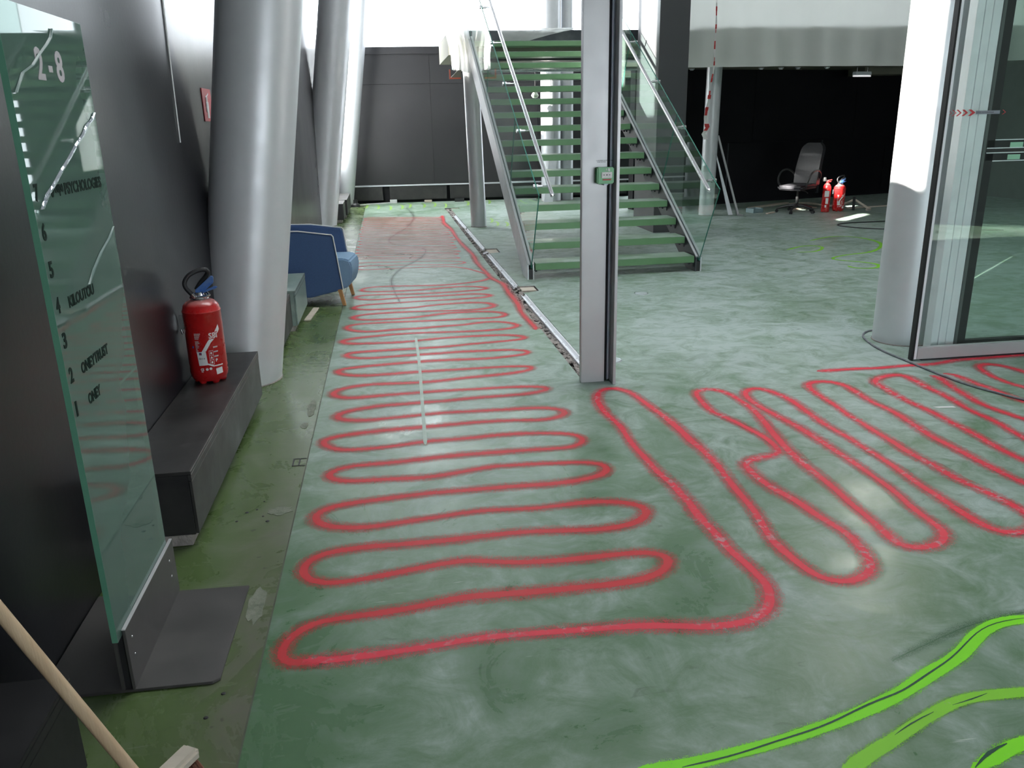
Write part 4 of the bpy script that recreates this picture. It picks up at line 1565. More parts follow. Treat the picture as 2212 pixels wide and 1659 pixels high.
# luminaire and duct under the slab, row of spots
t = thing('strip_light', 'small white strip light hanging under the dark ceiling at the right', 'lamp', (8.77, 15.0, 2.29), math.radians(12))
m = MB()
m.prism([(-0.18, -0.05, 0.02), (-0.18, 0.05, 0.02), (-0.18, 0.04, 0.075), (-0.18, -0.04, 0.075)], (0.36, 0, 0), 0.003)
m.build('housing', M_white, t)
m = MB()
m.tube([(-0.20, 0, 0.0), (0.20, 0, 0.0)], 0.014, 10)
m.build('tube', M_lamp, t, True)
m = MB()
m.tube([(-0.12, 0, 0.07), (-0.12, 0, 0.17)], 0.004, 6)
m.tube([(0.12, 0, 0.07), (0.12, 0, 0.17)], 0.004, 6)
m.build('hanger', M_steel, t)
m = MB()
m.box(9.0, 10.4, 15.3, 15.9, 2.33, 2.46, 0.004)
tag(m.build('ceiling_duct', M_olive), 'olive grey duct box under the dark ceiling beside the strip light', 'duct')
for k, x in enumerate((5.55, 6.02, 6.87, 7.25, 7.58, 8.15)):
    t = thing('ceiling_spot', 'tiny round spot, %s from the left in the row under the dark ceiling' % ORD[k], 'spotlight', (x, 15.15, 2.46), 0, 'spots under the dark ceiling')
    m = MB()
    m.lathe([(0, 0), (0.05, 0), (0.05, -0.012), (0.035, -0.014), (0.03, -0.03), (0, -0.03)], seg=14)
    m.build('rim', M_white, t)

# ------------------------------------------------------------------ plastic sheets
def sheet(name, label, fn, nu, nv, mm, cat='plastic sheet', th=0.0):
    m = MB()
    g = [[m.bm.verts.new(fn(i / nu, j / nv)) for j in range(nv + 1)] for i in range(nu + 1)]
    for i in range(nu):
        for j in range(nv):
            m.bm.faces.new((g[i][j], g[i + 1][j], g[i + 1][j + 1], g[i][j + 1]))
    return tag(m.build(name, mm, None, True), label, cat)


def fascia(u, v):
    x = 4.45 + u * 7.5
    z = 2.375 + 0.02 * math.sin(u * 9) * u + v * 2.6 + (0.04 if u > 0.62 and v < 0.02 else 0)
    y = 13.36 + 0.035 * math.sin(u * 40 + 1.5 * v) * (0.4 + v) + 0.02 * math.sin(u * 95 + v * 3) - 0.05 * math.exp(-((u - 0.47) / 0.02) ** 2)
    return (x, y, z)


sheet('hanging_sheet', 'large white plastic sheet hanging like a curtain above the dark right wall', fascia, 150, 26, F_sheet)


def drape(u, v):
    x = 1.82 + u * 1.28
    zt = 2.965
    zb = 2.965 - 0.30 * (1 - u) ** 1.3 * (0.75 + 0.25 * math.sin(min(1, u * 5) * PI / 2)) - 0.01
    if u < 0.12:
        zb += (0.12 - u) * 0.6
    z = zt + (zb - zt) * v
    y = 13.36 - 0.05 * v + 0.012 * math.sin(u * 30 + v * 5) + 0.01 * math.sin(u * 13 - v * 9)
    return (x, y, z)


sheet('draped_sheet', 'crumpled clear plastic sheet draped over the top of the stairs', drape, 60, 14, F_clear)


def wrapsheet(u, v):
    x = 0.99 + u * 0.36 + 0.02 * math.sin(v * 14)
    z = 2.33 + v * 2.0 + 0.05 * (1 - u) * (1 - v)
    if u < 0.3 and v < 0.3:
        x += (0.3 - v) * (0.3 - u) * 1.6 * 0.5
    y = 13.20 + 0.05 * math.sin(u * 9 + v * 6) + 0.02 * math.sin(u * 31 + v * 11)
    return (x, y, z)


sheet('bundled_sheet', 'bright white plastic sheet wrapped round the landing end left of the stairs', wrapsheet, 24, 40, F_bright)
t = thing('edge_board', 'small board with an orange red edge below the white wrapped sheet', 'board', (1.12, 13.1, 2.23))
m = MB()
m.prism([(1.03, 13.05, 2.255), (1.19, 13.05, 2.255), (1.19, 13.05, 2.36), (1.14, 13.05, 2.36)], (0, 0.2, 0))
m.build('board', M_olive, t, world=True)
m = MB()
m.box(1.005, 1.18, 13.035, 13.05, 2.235, 2.256)
m.box(1.005, 1.026, 13.035, 13.05, 2.256, 2.37)
m.build('orange_edge', M_orange, t, world=True)

# ------------------------------------------------------------------ behind the stairs and at the far wall
m = MB()
m.prism([(3.17, 17.05, 0), (3.36, 17.05, 0), (3.50, 17.28, 0.85), (3.33, 17.28, 0.85)], (0, 0.02, 0))
tag(m.build('leaning_board', M_white), 'white board leaning on the broad column behind the stairs', 'board')
t = thing('hanging_sensor', 'small pale sensor hanging on a cord behind the stair treads', 'sensor', (3.0, 17.0, 2.10))
m = MB()
m.tube([(0, 0, 0.06), (0.005, 0, 0.5), (0, 0, 5.2)], 0.006, 6)
m.build('cord', M_rub, t)
m = MB()
m.lathe([(0, -0.05), (0.05, -0.04), (0.075, 0.0), (0.05, 0.05), (0.02, 0.07), (0, 0.07)], seg=16)
m.build('head', pm('pale_green_plastic', (0.38, 0.46, 0.36), 0.5), t, True)
plank('white_plank', 'thin white plank on the floor at the left foot of the far wall', 'plank', (-0.62, 17.86), (0.02, 18.12), 0.06, 0.02, M_whitelab)
m = MB()
m.box(0.02, 0.17, 18.06, 18.14, 0.0, 0.075, 0.004)
tag(m.build('white_block', M_whitelab), 'small white block at the end of the thin white plank', 'block')
m = MB()
m.lathe([(0, 0), (0.10, 0), (0.09, 0.04), (0.05, 0.07), (0.04, 0.14), (0, 0.14)], (-0.69, 17.60, 0), 16)
tag(m.build('black_foot', M_plastic), 'black rubber stand foot beside the farthest leaning column', 'stand foot')
for k, (x, w) in enumerate(((0.75, 0.16), (1.40, 0.2), (1.80, 0.10))):
    m = MB()
    m.box(x, x + w, 18.02 - 0.047 * x, 18.10 - 0.047 * x, 0.0, 0.05 + 0.02 * (k % 2), 0.004)
    tag(m.build('wood_block', M_batten if k != 1 else M_plastic), ['pale wood block left of centre under the far wall plinth', 'dark block between two pale blocks at the far wall plinth', 'short pale block beside the dark block at the far wall plinth'][k], 'block')
m = MB()
for (x0, x1, z0, z1) in ((2.50, 2.58, 0.06, 0.075), (2.50, 2.58, 0.125, 0.14), (2.50, 2.515, 0.06, 0.14), (2.565, 2.58, 0.06, 0.14)):
    m.box(x0, x1, 18.04, 18.055, z0, z1)
tag(m.build('wall_socket', M_white), 'tiny white square socket frame low on the far wall behind the stairs', 'socket')

# ------------------------------------------------------------------ floor details
# metal rails standing in the broken channel
for k, (y0, y1, lab) in enumerate(((5.02, 7.74, 'nearest length of metal rail in the broken floor channel, ending at the door post'), (8.22, 10.47, 'second length of metal rail in the broken floor channel, beside the stair foot'), (10.93, 13.1, 'third length of metal rail in the floor channel, ending by the slim left column'), (13.25, 15.2, 'farthest length of metal rail in the floor channel'))):
    t = thing('floor_rail', lab, 'rail', (1.25, (y0 + y1) / 2, 0), 0, 'metal rails in the floor channel')
    m = MB()
    xr = lambda y: 1.290 - (y - 5.0) * 0.0085 + (0.0 if y < 7.8 else -0.002)
    a, b = xr(y0), xr(y1)
    m.prism([(a - 0.058, y0, -0.03), (a - 0.058, y0, -0.002), (a - 0.052, y0, 0.002), (a - 0.046, y0, -0.008), (a - 0.032, y0, -0.012), (a - 0.026, y0, -0.002), (a - 0.020, y0, 0.008), (a - 0.012, y0, 0.008), (a - 0.012, y0, -0.03)], (b - a, y1 - y0, 0))
    m.build('rail', M_white, t, world=True)
    m = MB()
    m.prism([(a - 0.006, y0, -0.03), (a - 0.006, y0, 0.005), (a - 0.001, y0, 0.005), (a - 0.001, y0, -0.03)], (b - a, y1 - y0, 0))
    m.build('edge_strip', M_steel, t, world=True)
# rubble in the channel
m = MB()
rnd = random.Random(8)
for k in range(520):
    y = 5.0 + rnd.random() ** 1.2 * 11
    x = 1.163 - (y - 5) * 0.0075 + rnd.random() * 0.055
    s = rnd.uniform(0.004, 0.014) * (1.0 if y < 9 else 1.5)
    z = -0.02 + rnd.random() * 0.012
    t_ = bmesh.new()
    bmesh.ops.create_icosphere(t_, subdivisions=1, radius=s)
    for v in t_.verts:
        v.co *= rnd.uniform(0.6, 1.3)
        v.co.z *= 0.7
    m.merge(t_, Matrix.Translation((x, y, z)))
tag(m.build('rubble', M_concrete), 'grey rubble crumbs lying in the broken floor channel', 'rubble', kind='stuff')
m = MB()
m.prism([(1.150, 10.42, 0.0), (1.225, 10.45, 0.012), (1.215, 10.58, 0.014), (1.155, 10.52, 0.002)], (0, 0, 0.004))
tag(m.build('metal_chip', M_steel), 'bent metal chip lying where two floor rails meet', 'metal chip')
for k, (x, y, r, lab) in enumerate(((2.355, 7.552, 0.072, 'round pale floor plate in front of the stairs, right of the door post'), (1.470, 5.36, 0.075, 'round grey floor plate half hidden by the foot of the door post'))):
    t = thing('floor_plate', lab, 'floor plate', (x, y, 0))
    m = MB()
    m.lathe([(0, 0.004), (r * 0.8, 0.0045), (r * 0.97, 0.003), (r, 0.0)], seg=28)
    m.build('disc', M_disc, t, True)
    m = MB()
    m.lathe([(r * 0.86, 0.0048), (r * 0.9, 0.0055), (r * 0.94, 0.0046)], seg=28)
    m.build('rim', M_steel, t, True)
m = MB()
m.tube([tuple(p) for p in smooth_path([(3.95, 5.9, .006), (3.75, 5.75, .006), (3.60, 5.70, .007), (3.49, 5.58, .007), (3.43, 5.40, .007), (3.395, 5.18, .007), (3.405, 4.90, .007), (3.418, 4.657, .007), (3.445, 4.40, .007), (3.512, 4.179, .007), (3.62, 3.95, .007), (3.9, 3.6, .007)], 0.03)], 0.007, 8)
tag(m.build('floor_cable', M_cable, None, True), 'dusty grey cable on the floor curving round the big column under the sliding door', 'cable')
m = MB()
m.tube([tuple(p) for p in smooth_path([(8.6, 10.6, .006), (7.6, 11.0, .006), (7.0, 11.3, .006), (6.75, 11.75, .006), (7.0, 12.0, .006), (7.6, 12.05, .006), (8.2, 12.1, .006)], 0.06)], 0.009, 6)
tag(m.build('floor_cable', M_rub, None, True), 'thin black cable lying in a loop on the floor in front of the office chair', 'cable')
m = MB()
m.prism([(3.005, 4.03, 0), (3.03, 4.012, 0), (3.10, 4.005, 0), (3.125, 4.0, 0), (3.12, 4.018, 0), (3.06, 4.025, 0)], (0, 0, 0.003))
tag(m.build('paper_scrap', M_whitelab), 'small white scrap on the floor between the red lines at the right', 'scrap')
plank('wood_offcut', 'short pale wood offcut on the floor beside the wrapped bench box', 'offcut', (-0.765, 7.10), (-0.725, 7.60), 0.055, 0.012, M_batten)
ribbon('tape_residue', [(0.140, 6.30), (0.138, 5.6), (0.125, 4.9), (0.108, 4.02)], 0.010, 0.0016, M_residue)
tag(bpy.data.objects['tape_residue'], 'worn white tape strip running down the middle of the red lines', 'floor tape')

# floor paths (world metres)
P_A=[(-0.36,2.263),(-0.256,2.254),(-0.172,2.26),(-0.014,2.267),(0.11,2.281),(0.237,2.29),(0.427,2.281),(0.62,2.271),(0.749,2.262),(0.861,2.241),(0.923,2.222),(0.991,2.215),(1.076,2.219),(1.138,2.238),(1.191,2.274),(1.215,2.309),(1.253,2.401),(1.258,2.463),(1.246,2.541),(1.24,2.611),(1.222,2.685),(1.222,2.825),(1.211,2.95),(1.208,3.067),(1.222,3.082),(1.21,3.18),(1.208,3.316),(1.186,3.416),(1.18,3.557),(1.173,3.707),(1.166,3.795),(1.168,3.899),(1.175,4.023),(1.179,4.121),(1.161,4.21),(1.152,4.337),(1.157,4.507),(1.18,4.622),(1.242,4.735),(1.301,4.755),(1.359,4.721),(1.393,4.65),(1.417,4.512),(1.438,4.353),(1.458,4.202),(1.471,4.045),(1.478,3.914),(1.479,3.791),(1.491,3.687),(1.491,3.589),(1.497,3.508),(1.483,3.396),(1.475,3.288),(1.466,3.166),(1.464,3.048),(1.454,2.947),(1.432,2.826),(1.417,2.724),(1.425,2.648),(1.432,2.587),(1.44,2.506),(1.458,2.448),(1.483,2.406),(1.513,2.387),(1.552,2.383),(1.609,2.399),(1.668,2.442),(1.713,2.512),(1.723,2.581),(1.734,2.665),(1.738,2.729),(1.724,2.798),(1.705,2.864),(1.688,2.961),(1.679,3.054),(1.666,3.093),(1.64,3.153),(1.624,3.248),(1.617,3.333),(1.614,3.42),(1.599,3.459),(1.643,3.499),(1.702,3.521),(1.768,3.535),(1.839,3.545),(1.857,3.565),(1.867,3.627),(1.875,3.727),(1.866,3.821),(1.843,3.888),(1.828,3.989),(1.801,4.071),(1.769,4.157),(1.751,4.223),(1.751,4.288),(1.764,4.42),(1.771,4.519),(1.796,4.576),(1.846,4.619),(1.905,4.613),(1.947,4.566),(1.975,4.487),(1.987,4.374),(1.994,4.257),(1.988,4.13),(1.971,4.011),(1.948,3.883),(1.931,3.761),(1.917,3.66),(1.905,3.526),(1.901,3.418),(1.901,3.314),(1.905,3.202),(1.899,3.075),(1.893,2.952),(1.894,2.835),(1.889,2.727),(1.88,2.638),(1.885,2.575),(1.936,2.566),(1.999,2.572),(2.064,2.591),(2.102,2.622),(2.125,2.669),(2.127,2.729),(2.124,2.827),(2.127,2.938),(2.143,2.985),(2.148,3.073),(2.146,3.18),(2.144,3.292),(2.143,3.424),(2.133,3.537),(2.134,3.655),(2.119,3.751),(2.119,3.833),(2.104,3.933),(2.083,4.04),(2.066,4.149),(2.049,4.264),(2.049,4.381),(2.065,4.478),(2.111,4.552),(2.174,4.571),(2.223,4.529),(2.255,4.438),(2.28,4.352),(2.278,4.206),(2.273,4.058),(2.269,3.918),(2.278,3.799),(2.293,3.685),(2.29,3.579),(2.299,3.476),(2.302,3.352),(2.302,3.248),(2.295,3.139),(2.298,3.031),(2.303,2.943),(2.299,2.816),(2.305,2.73),(2.311,2.648),(2.336,2.611),(2.377,2.603),(2.433,2.605),(2.498,2.626),(2.553,2.684),(2.553,2.768),(2.556,2.872),(2.532,2.954),(2.52,3.038),(2.499,3.092),(2.491,3.174),(2.498,3.262),(2.486,3.343),(2.469,3.429),(2.479,3.542),(2.477,3.632),(2.472,3.744),(2.475,3.893),(2.47,4.017),(2.485,4.183),(2.486,4.322),(2.49,4.446),(2.51,4.552),(2.515,4.596),(2.565,4.617),(2.624,4.618),(2.687,4.6),(2.724,4.563),(2.735,4.482),(2.731,4.353),(2.718,4.193),(2.737,4.092),(2.744,3.998),(2.74,3.891),(2.727,3.774),(2.716,3.647),(2.718,3.554),(2.731,3.463),(2.73,3.35),(2.737,3.267),(2.74,3.176),(2.751,3.099),(2.754,3.015),(2.791,2.939),(2.867,2.935),(2.941,3.014),(2.946,3.123),(2.948,3.253),(2.939,3.322),(2.936,3.407),(2.943,3.509),(2.95,3.616),(2.947,3.73),(2.944,3.832),(2.952,3.937),(2.938,4.032),(2.928,4.149),(2.93,4.291),(2.938,4.417),(2.936,4.506),(2.966,4.568),(3.037,4.612),(3.122,4.641),(3.19,4.643),(3.213,4.586),(3.204,4.483),(3.196,4.374),(3.2,4.276),(3.197,4.153),(3.183,4.038),(3.17,3.929),(3.179,3.837),(3.183,3.732),(3.164,3.604),(3.158,3.512),(3.16,3.377),(3.21,3.325),(3.304,3.378),(3.375,3.515),(3.383,3.641),(3.358,3.756),(3.338,3.822),(3.324,3.888),(3.309,3.955),(3.301,4.033),(3.318,4.148),(3.336,4.269),(3.355,4.395),(3.394,4.524),(3.403,4.569),(3.36,4.583)]
P_B=[(3.468,4.603),(3.524,4.603),(3.531,4.518),(3.527,4.392),(3.55,4.288),(3.553,4.181),(3.563,4.087),(3.569,4.016),(3.611,3.912),(3.703,3.893),(3.788,3.991),(3.795,4.13),(3.762,4.254),(3.731,4.315),(3.729,4.406),(3.727,4.5),(3.763,4.638),(3.794,4.72),(3.839,4.749),(3.906,4.734),(3.948,4.686),(3.978,4.616),(3.986,4.528),(4.014,4.391)]
P_T=[(2.714,4.814),(2.804,4.815),(2.927,4.818),(3.031,4.814),(3.113,4.798),(3.225,4.805),(3.341,4.818),(3.43,4.812),(3.519,4.805),(3.611,4.825),(3.734,4.864),(3.847,4.867),(3.968,4.867),(4.099,4.88),(4.274,4.883),(4.525,4.898)]
P_L=[(-0.36,2.263),(-0.397,2.252),(-0.43,2.261),(-0.438,2.301),(-0.433,2.362),(-0.42,2.413),(-0.388,2.462),(-0.332,2.48),(-0.236,2.486),(-0.138,2.492),(-0.006,2.504),(0.096,2.526),(0.199,2.541),(0.336,2.533),(0.475,2.529),(0.616,2.53),(0.76,2.53),(0.861,2.552),(0.931,2.587),(0.975,2.651),(0.973,2.711),(0.924,2.727),(0.818,2.736),(0.702,2.73),(0.588,2.729),(0.514,2.732),(0.367,2.748),(0.26,2.782),(0.188,2.798),(0.076,2.779),(-0.034,2.757),(-0.141,2.734),(-0.246,2.719),(-0.33,2.721),(-0.395,2.76),(-0.42,2.834),(-0.401,2.903),(-0.345,2.946),(-0.257,2.968),(-0.144,2.971),(0.009,2.967),(0.164,2.97),(0.322,2.977),(0.481,2.981),(0.638,2.96),(0.796,2.944),(0.927,2.971),(1.006,3.037),(1.017,3.1),(0.98,3.151),(0.902,3.183),(0.777,3.203),(0.645,3.19),(0.516,3.185),(0.391,3.2),(0.266,3.204),(0.139,3.182),(0.016,3.169),(-0.105,3.147),(-0.225,3.144),(-0.321,3.17),(-0.397,3.229),(-0.407,3.303),(-0.357,3.36),(-0.275,3.383),(-0.148,3.399),(-0.019,3.415),(0.112,3.425),(0.288,3.424),(0.466,3.426),(0.646,3.419),(0.785,3.43),(0.915,3.473),(0.958,3.517),(0.969,3.587),(0.909,3.63),(0.829,3.642),(0.721,3.654),(0.614,3.665),(0.505,3.668),(0.397,3.671),(0.286,3.639),(0.178,3.616),(0.073,3.602),(-0.03,3.613),(-0.168,3.623),(-0.271,3.625),(-0.347,3.657),(-0.385,3.707),(-0.373,3.749),(-0.327,3.794),(-0.242,3.814),(-0.099,3.814),(0.01,3.821),(0.12,3.837),(0.269,3.847),(0.418,3.847),(0.569,3.847),(0.72,3.841),(0.858,3.84),(0.924,3.889),(0.938,3.95),(0.914,4.016),(0.801,4.054),(0.685,4.077),(0.527,4.087),(0.367,4.075),(0.249,4.066),(0.132,4.072),(0.016,4.049),(-0.099,4.03),(-0.211,4.022),(-0.324,4.03),(-0.395,4.089),(-0.442,4.172),(-0.426,4.212),(-0.35,4.24),(-0.241,4.263),(-0.098,4.28),(0.063,4.287),(0.226,4.296),(0.391,4.306),(0.556,4.301),(0.679,4.288),(0.759,4.265),(0.846,4.279),(0.926,4.337),(0.939,4.398),(0.88,4.45),(0.755,4.481),(0.581,4.485),(0.41,4.494),(0.24,4.503),(0.07,4.487),(-0.098,4.471),(-0.222,4.464),(-0.33,4.486),(-0.389,4.53),(-0.392,4.581),(-0.336,4.634),(-0.227,4.678),(-0.097,4.705),(0.078,4.71),(0.254,4.715),(0.435,4.734),(0.616,4.739),(0.782,4.748),(0.882,4.786),(0.935,4.82),(0.906,4.863),(0.806,4.887),(0.639,4.904),(0.453,4.907),(0.268,4.915),(0.085,4.909),(-0.097,4.903),(-0.232,4.887),(-0.348,4.891),(-0.422,4.941),(-0.442,4.989),(-0.41,5.058),(-0.321,5.116),(-0.191,5.145),(-0.002,5.128),(0.187,5.12),(0.332,5.144),(0.48,5.166),(0.628,5.181),(0.781,5.21),(0.889,5.256),(0.901,5.325),(0.753,5.358),(0.601,5.362),(0.399,5.362),(0.2,5.363),(0.002,5.36),(-0.145,5.347),(-0.291,5.361),(-0.39,5.41),(-0.443,5.473),(-0.426,5.523),(-0.338,5.558),(-0.197,5.582),(0.006,5.601),(0.213,5.617),(0.42,5.606),(0.629,5.591),(0.79,5.615),(0.913,5.647),(0.961,5.677),(0.928,5.738),(0.816,5.788),(0.654,5.799),(0.438,5.814),(0.222,5.8),(0.01,5.795),(-0.2,5.781),(-0.326,5.813),(-0.392,5.883),(-0.374,5.952),(-0.268,5.97),(-0.095,5.974),(0.122,5.976),(0.342,5.983),(0.568,6.02),(0.797,6.045),(0.938,6.072),(1.003,6.117),(0.956,6.185),(0.823,6.239),(0.592,6.253),(0.361,6.249),(0.187,6.219),(0.017,6.189),(-0.151,6.204),(-0.318,6.219),(-0.432,6.267),(-0.446,6.325),(-0.369,6.382),(-0.21,6.426),(0.022,6.456),(0.256,6.451),(0.491,6.422),(0.728,6.418),(0.898,6.434),(0.997,6.526),(0.944,6.629),(0.837,6.701),(0.71,6.707),(0.546,6.653),(0.388,6.645),(0.179,6.613),(-0.026,6.616),(-0.179,6.586),(-0.311,6.616),(-0.394,6.692),(-0.428,6.766),(-0.401,6.85),(-0.297,6.882),(-0.129,6.889),(0.083,6.877),(0.296,6.865),(0.511,6.863),(0.727,6.855),(0.88,6.858),(0.957,6.939),(0.925,7.033),(0.811,7.102),(0.645,7.131),(0.477,7.13),(0.33,7.088),(0.196,7.035),(-0.022,7.007),(-0.183,7.011),(-0.323,7.044),(-0.39,7.124),(-0.36,7.201),(-0.241,7.249),(-0.075,7.261),(0.093,7.263),(0.316,7.241),(0.54,7.219),(0.768,7.218),(0.892,7.296),(0.902,7.377),(0.844,7.476),(0.684,7.527),(0.507,7.518),(0.33,7.488),(0.154,7.43),(-0.074,7.431),(-0.244,7.434),(-0.381,7.494),(-0.395,7.563),(-0.317,7.645),(-0.131,7.674),(0.045,7.683),(0.282,7.701),(0.521,7.701),(0.703,7.717),(0.863,7.738),(0.933,7.813),(0.869,7.892),(0.724,7.928),(0.537,7.911),(0.292,7.91),(-0.012,7.893),(-0.192,7.876),(-0.349,7.933),(-0.4,8.031),(-0.329,8.114),(-0.133,8.109),(0.114,8.08),(0.424,8.067),(0.676,8.082),(0.87,8.119),(0.936,8.191),(0.825,8.301),(0.634,8.336),(0.438,8.296),(0.245,8.257),(-0.008,8.26),(-0.196,8.274),(-0.335,8.336),(-0.344,8.425),(-0.263,8.521),(-0.069,8.542),(0.189,8.498),(0.448,8.467),(0.647,8.488),(0.825,8.551),(0.954,8.629),(1.031,8.762)]
P_S=[(1.113,6.345),(1.114,6.499),(1.101,6.734),(1.094,7.034),(1.116,7.353),(1.115,7.706),(1.112,8.025),(1.121,8.366),(1.08,8.559),(1.038,8.76),(1.03,9.041),(1.013,9.386),(0.999,9.802),(1.016,10.404),(0.995,10.854),(0.967,11.471),(0.947,12.298),(0.951,13.071),(0.937,13.412),(0.9,14.054),(0.925,14.736),(0.942,15.263)]
P_F=[(1.026,9.002),(0.957,9.144),(0.867,9.381),(0.737,9.567),(0.52,9.626),(0.227,9.642),(-0.138,9.65),(-0.426,9.64),(-0.443,9.804),(-0.406,9.921),(-0.138,9.905),(0.307,9.821),(0.751,9.729),(0.879,9.816),(0.9,9.877),(0.8,9.953),(0.623,10.051),(0.318,10.086),(0.013,10.121),(-0.215,10.154),(-0.413,10.189),(-0.452,10.084),(-0.465,10.502),(-0.479,10.507),(0.182,10.319),(0.835,10.178),(0.795,10.313),(0.169,10.452),(-0.464,10.643),(-0.478,10.788),(0.171,10.607),(0.815,10.485),(0.837,10.604),(0.195,10.753),(-0.455,10.922),(-0.462,11.066),(0.209,10.865),(0.873,10.729),(0.805,10.897),(0.175,11.022),(-0.46,11.207),(-0.475,11.354),(0.167,11.17),(0.804,11.041),(0.883,11.153),(0.216,11.279),(-0.457,11.491),(-0.47,11.637),(0.207,11.422),(0.878,11.285),(0.813,11.434),(0.186,11.599),(-0.449,11.774),(-0.445,11.915),(0.205,11.732),(0.849,11.581),(0.845,11.713),(0.194,11.865),(-0.464,12.064),(-0.46,12.205),(0.222,11.984),(0.898,11.849),(0.91,11.985),(0.235,12.153),(-0.448,12.344),(-0.447,12.487),(0.235,12.279),(0.91,12.132),(0.837,12.292),(0.195,12.432),(-0.453,12.632),(-0.472,12.78),(0.179,12.562),(0.824,12.437),(0.901,12.542),(0.215,12.726),(-0.481,12.925),(-0.471,13.065),(0.219,12.87),(0.901,12.694),(0.827,12.852),(0.189,13.008),(-0.455,13.202),(-0.442,13.34),(0.246,13.105),(0.928,12.956),(0.834,13.126),(0.187,13.302),(-0.469,13.49),(-0.474,13.632),(0.203,13.432),(0.871,13.253),(0.923,13.37),(0.225,13.534),(-0.481,13.776),(-0.439,13.903),(0.22,13.692),(0.872,13.527),(0.898,13.658),(0.228,13.824),(-0.451,14.046),(-0.435,14.181),(0.231,13.958),(0.891,13.796),(0.87,13.947),(0.204,14.112),(-0.47,14.332),(-0.454,14.465),(0.196,14.25),(0.838,14.086),(0.91,14.201),(0.219,14.399),(-0.481,14.612),(-0.449,14.739),(0.227,14.521),(0.895,14.341),(0.929,14.459),(0.247,14.661),(-0.444,14.874),(-0.446,15.01),(0.261,14.777),(0.958,14.586),(0.884,14.744),(0.221,14.93),(-0.45,15.147),(-0.461,15.286),(0.233,15.057),(0.919,14.865),(0.852,15.02),(0.21,15.185),(-0.439,15.412)]
P_G1=[(0.543,1.652),(0.613,1.643),(0.684,1.649),(0.757,1.657),(0.807,1.665),(0.883,1.676),(0.961,1.688),(1.016,1.702),(1.073,1.715),(1.158,1.735),(1.252,1.764),(1.351,1.798),(1.426,1.83),(1.51,1.875),(1.585,1.903),(1.655,1.937),(1.709,1.971),(1.765,2.015),(1.828,2.051),(1.897,2.077),(1.958,2.083),(2.003,2.078),(2.099,2.066)]
P_G2=[(1.055,1.553),(1.11,1.582),(1.187,1.615),(1.273,1.651),(1.361,1.693),(1.434,1.725),(1.504,1.749),(1.566,1.762),(1.62,1.762),(1.67,1.757),(1.735,1.75),(1.824,1.746)]
P_G3=[(1.372,1.499),(1.425,1.519),(1.471,1.541),(1.527,1.563),(1.593,1.577),(1.655,1.579)]
P_M1=[(0.658,1.641),(0.72,1.648),(0.793,1.656),(0.855,1.668),(0.937,1.689),(1.017,1.703),(1.119,1.728),(1.198,1.759),(1.296,1.793),(1.388,1.814),(1.454,1.849),(1.553,1.896),(1.619,1.926),(1.694,1.974),(1.755,2.017),(1.846,2.067),(1.889,2.074),(1.948,2.086),(2.007,2.082)]
P_M2=[(1.262,1.656),(1.329,1.691),(1.371,1.708),(1.421,1.721)]
P_M3=[(1.491,1.738),(1.556,1.748),(1.596,1.759),(1.62,1.766)]
P_M4=[(1.395,1.514),(1.433,1.542),(1.471,1.566),(1.506,1.574),(1.534,1.577)]
P_G4=[(5.59,10.422),(6.107,10.754),(6.352,10.579),(6.387,10.184),(6.238,9.781),(5.787,9.298),(5.433,9.208),(5.053,8.951),(5.268,8.719),(5.425,8.51),(5.259,8.238),(4.977,8.314),(5.023,8.489)]
P_G5=[(4.925,9.743),(5.33,10.046),(5.512,9.907),(5.158,9.477),(4.945,9.537)]
P_GM=[[(-0.53,18.23),(-0.45,17.87),(-0.47,17.17)],[(-0.28,17.92),(-0.21,17.58),(-0.23,16.89)],[(-0.02,17.61),(0.04,17.28),(0.01,16.61)],[(0.22,17.73),(0.28,17.4),(0.24,16.72)],[(0.39,17.99),(0.45,17.65),(0.4,16.95)],[(0.68,17.88),(0.74,17.54),(0.68,16.85)],[(0.92,18.02),(0.97,17.67),(0.9,16.97)],[(1.14,17.72),(1.18,17.38),(1.1,16.7)],[(1.64,18.08),(1.68,17.73),(1.58,17.02)],[(2.13,18.25),(2.15,17.89),(2.04,17.17)],[(1.74,14.58),(1.77,14.35),(1.68,13.87)],[(1.77,14.05),(1.8,13.83),(1.72,13.39)],[(1.92,13.93),(1.95,13.72),(1.86,13.28)]]

# ------------------------------------------------------------------ sprayed lines on the floor
P_L.insert(0, (-0.27, 2.258))
PT_red = paint_mat('red_spray_paint', (0.50, 0.028, 0.035), (0.50, 0.30, 0.33), 0.02, 0.50, 0.26)
PT_redw = paint_mat('worn_red_spray_paint', (0.62, 0.035, 0.06), (0.62, 0.34, 0.38), 0.20, 0.50, 0.25)
PT_redf = paint_mat('faded_red_spray_paint', (0.46, 0.075, 0.075), (0.42, 0.30, 0.28), 0.12, 0.06, 0.45)
PT_lime = paint_mat('lime_spray_paint', (0.19, 0.66, 0.012), (0.40, 0.52, 0.30), 0.03, 0.30, 0.60)
PT_limef = paint_mat('pale_lime_spray_paint', (0.20, 0.52, 0.03), (0.35, 0.45, 0.30), 0.05, 0.45, 0.60)
PT_tick = paint_mat('dull_lime_spray', (0.24, 0.42, 0.09), (0.3, 0.4, 0.25), 0.12, 0.4, 0.5)
PT_pen = paint_mat('dark_marker', (0.012, 0.06, 0.035), (0.05, 0.15, 0.05), 0.0, 0.1, 0.7)


def line(name, pts, hw, z, mm, label, group=None, wob=0.15, step=0.03, cat='paint line'):
    return tag(ribbon(name, pts, hw, z, mm, None, step, True, wob), label, cat, group)


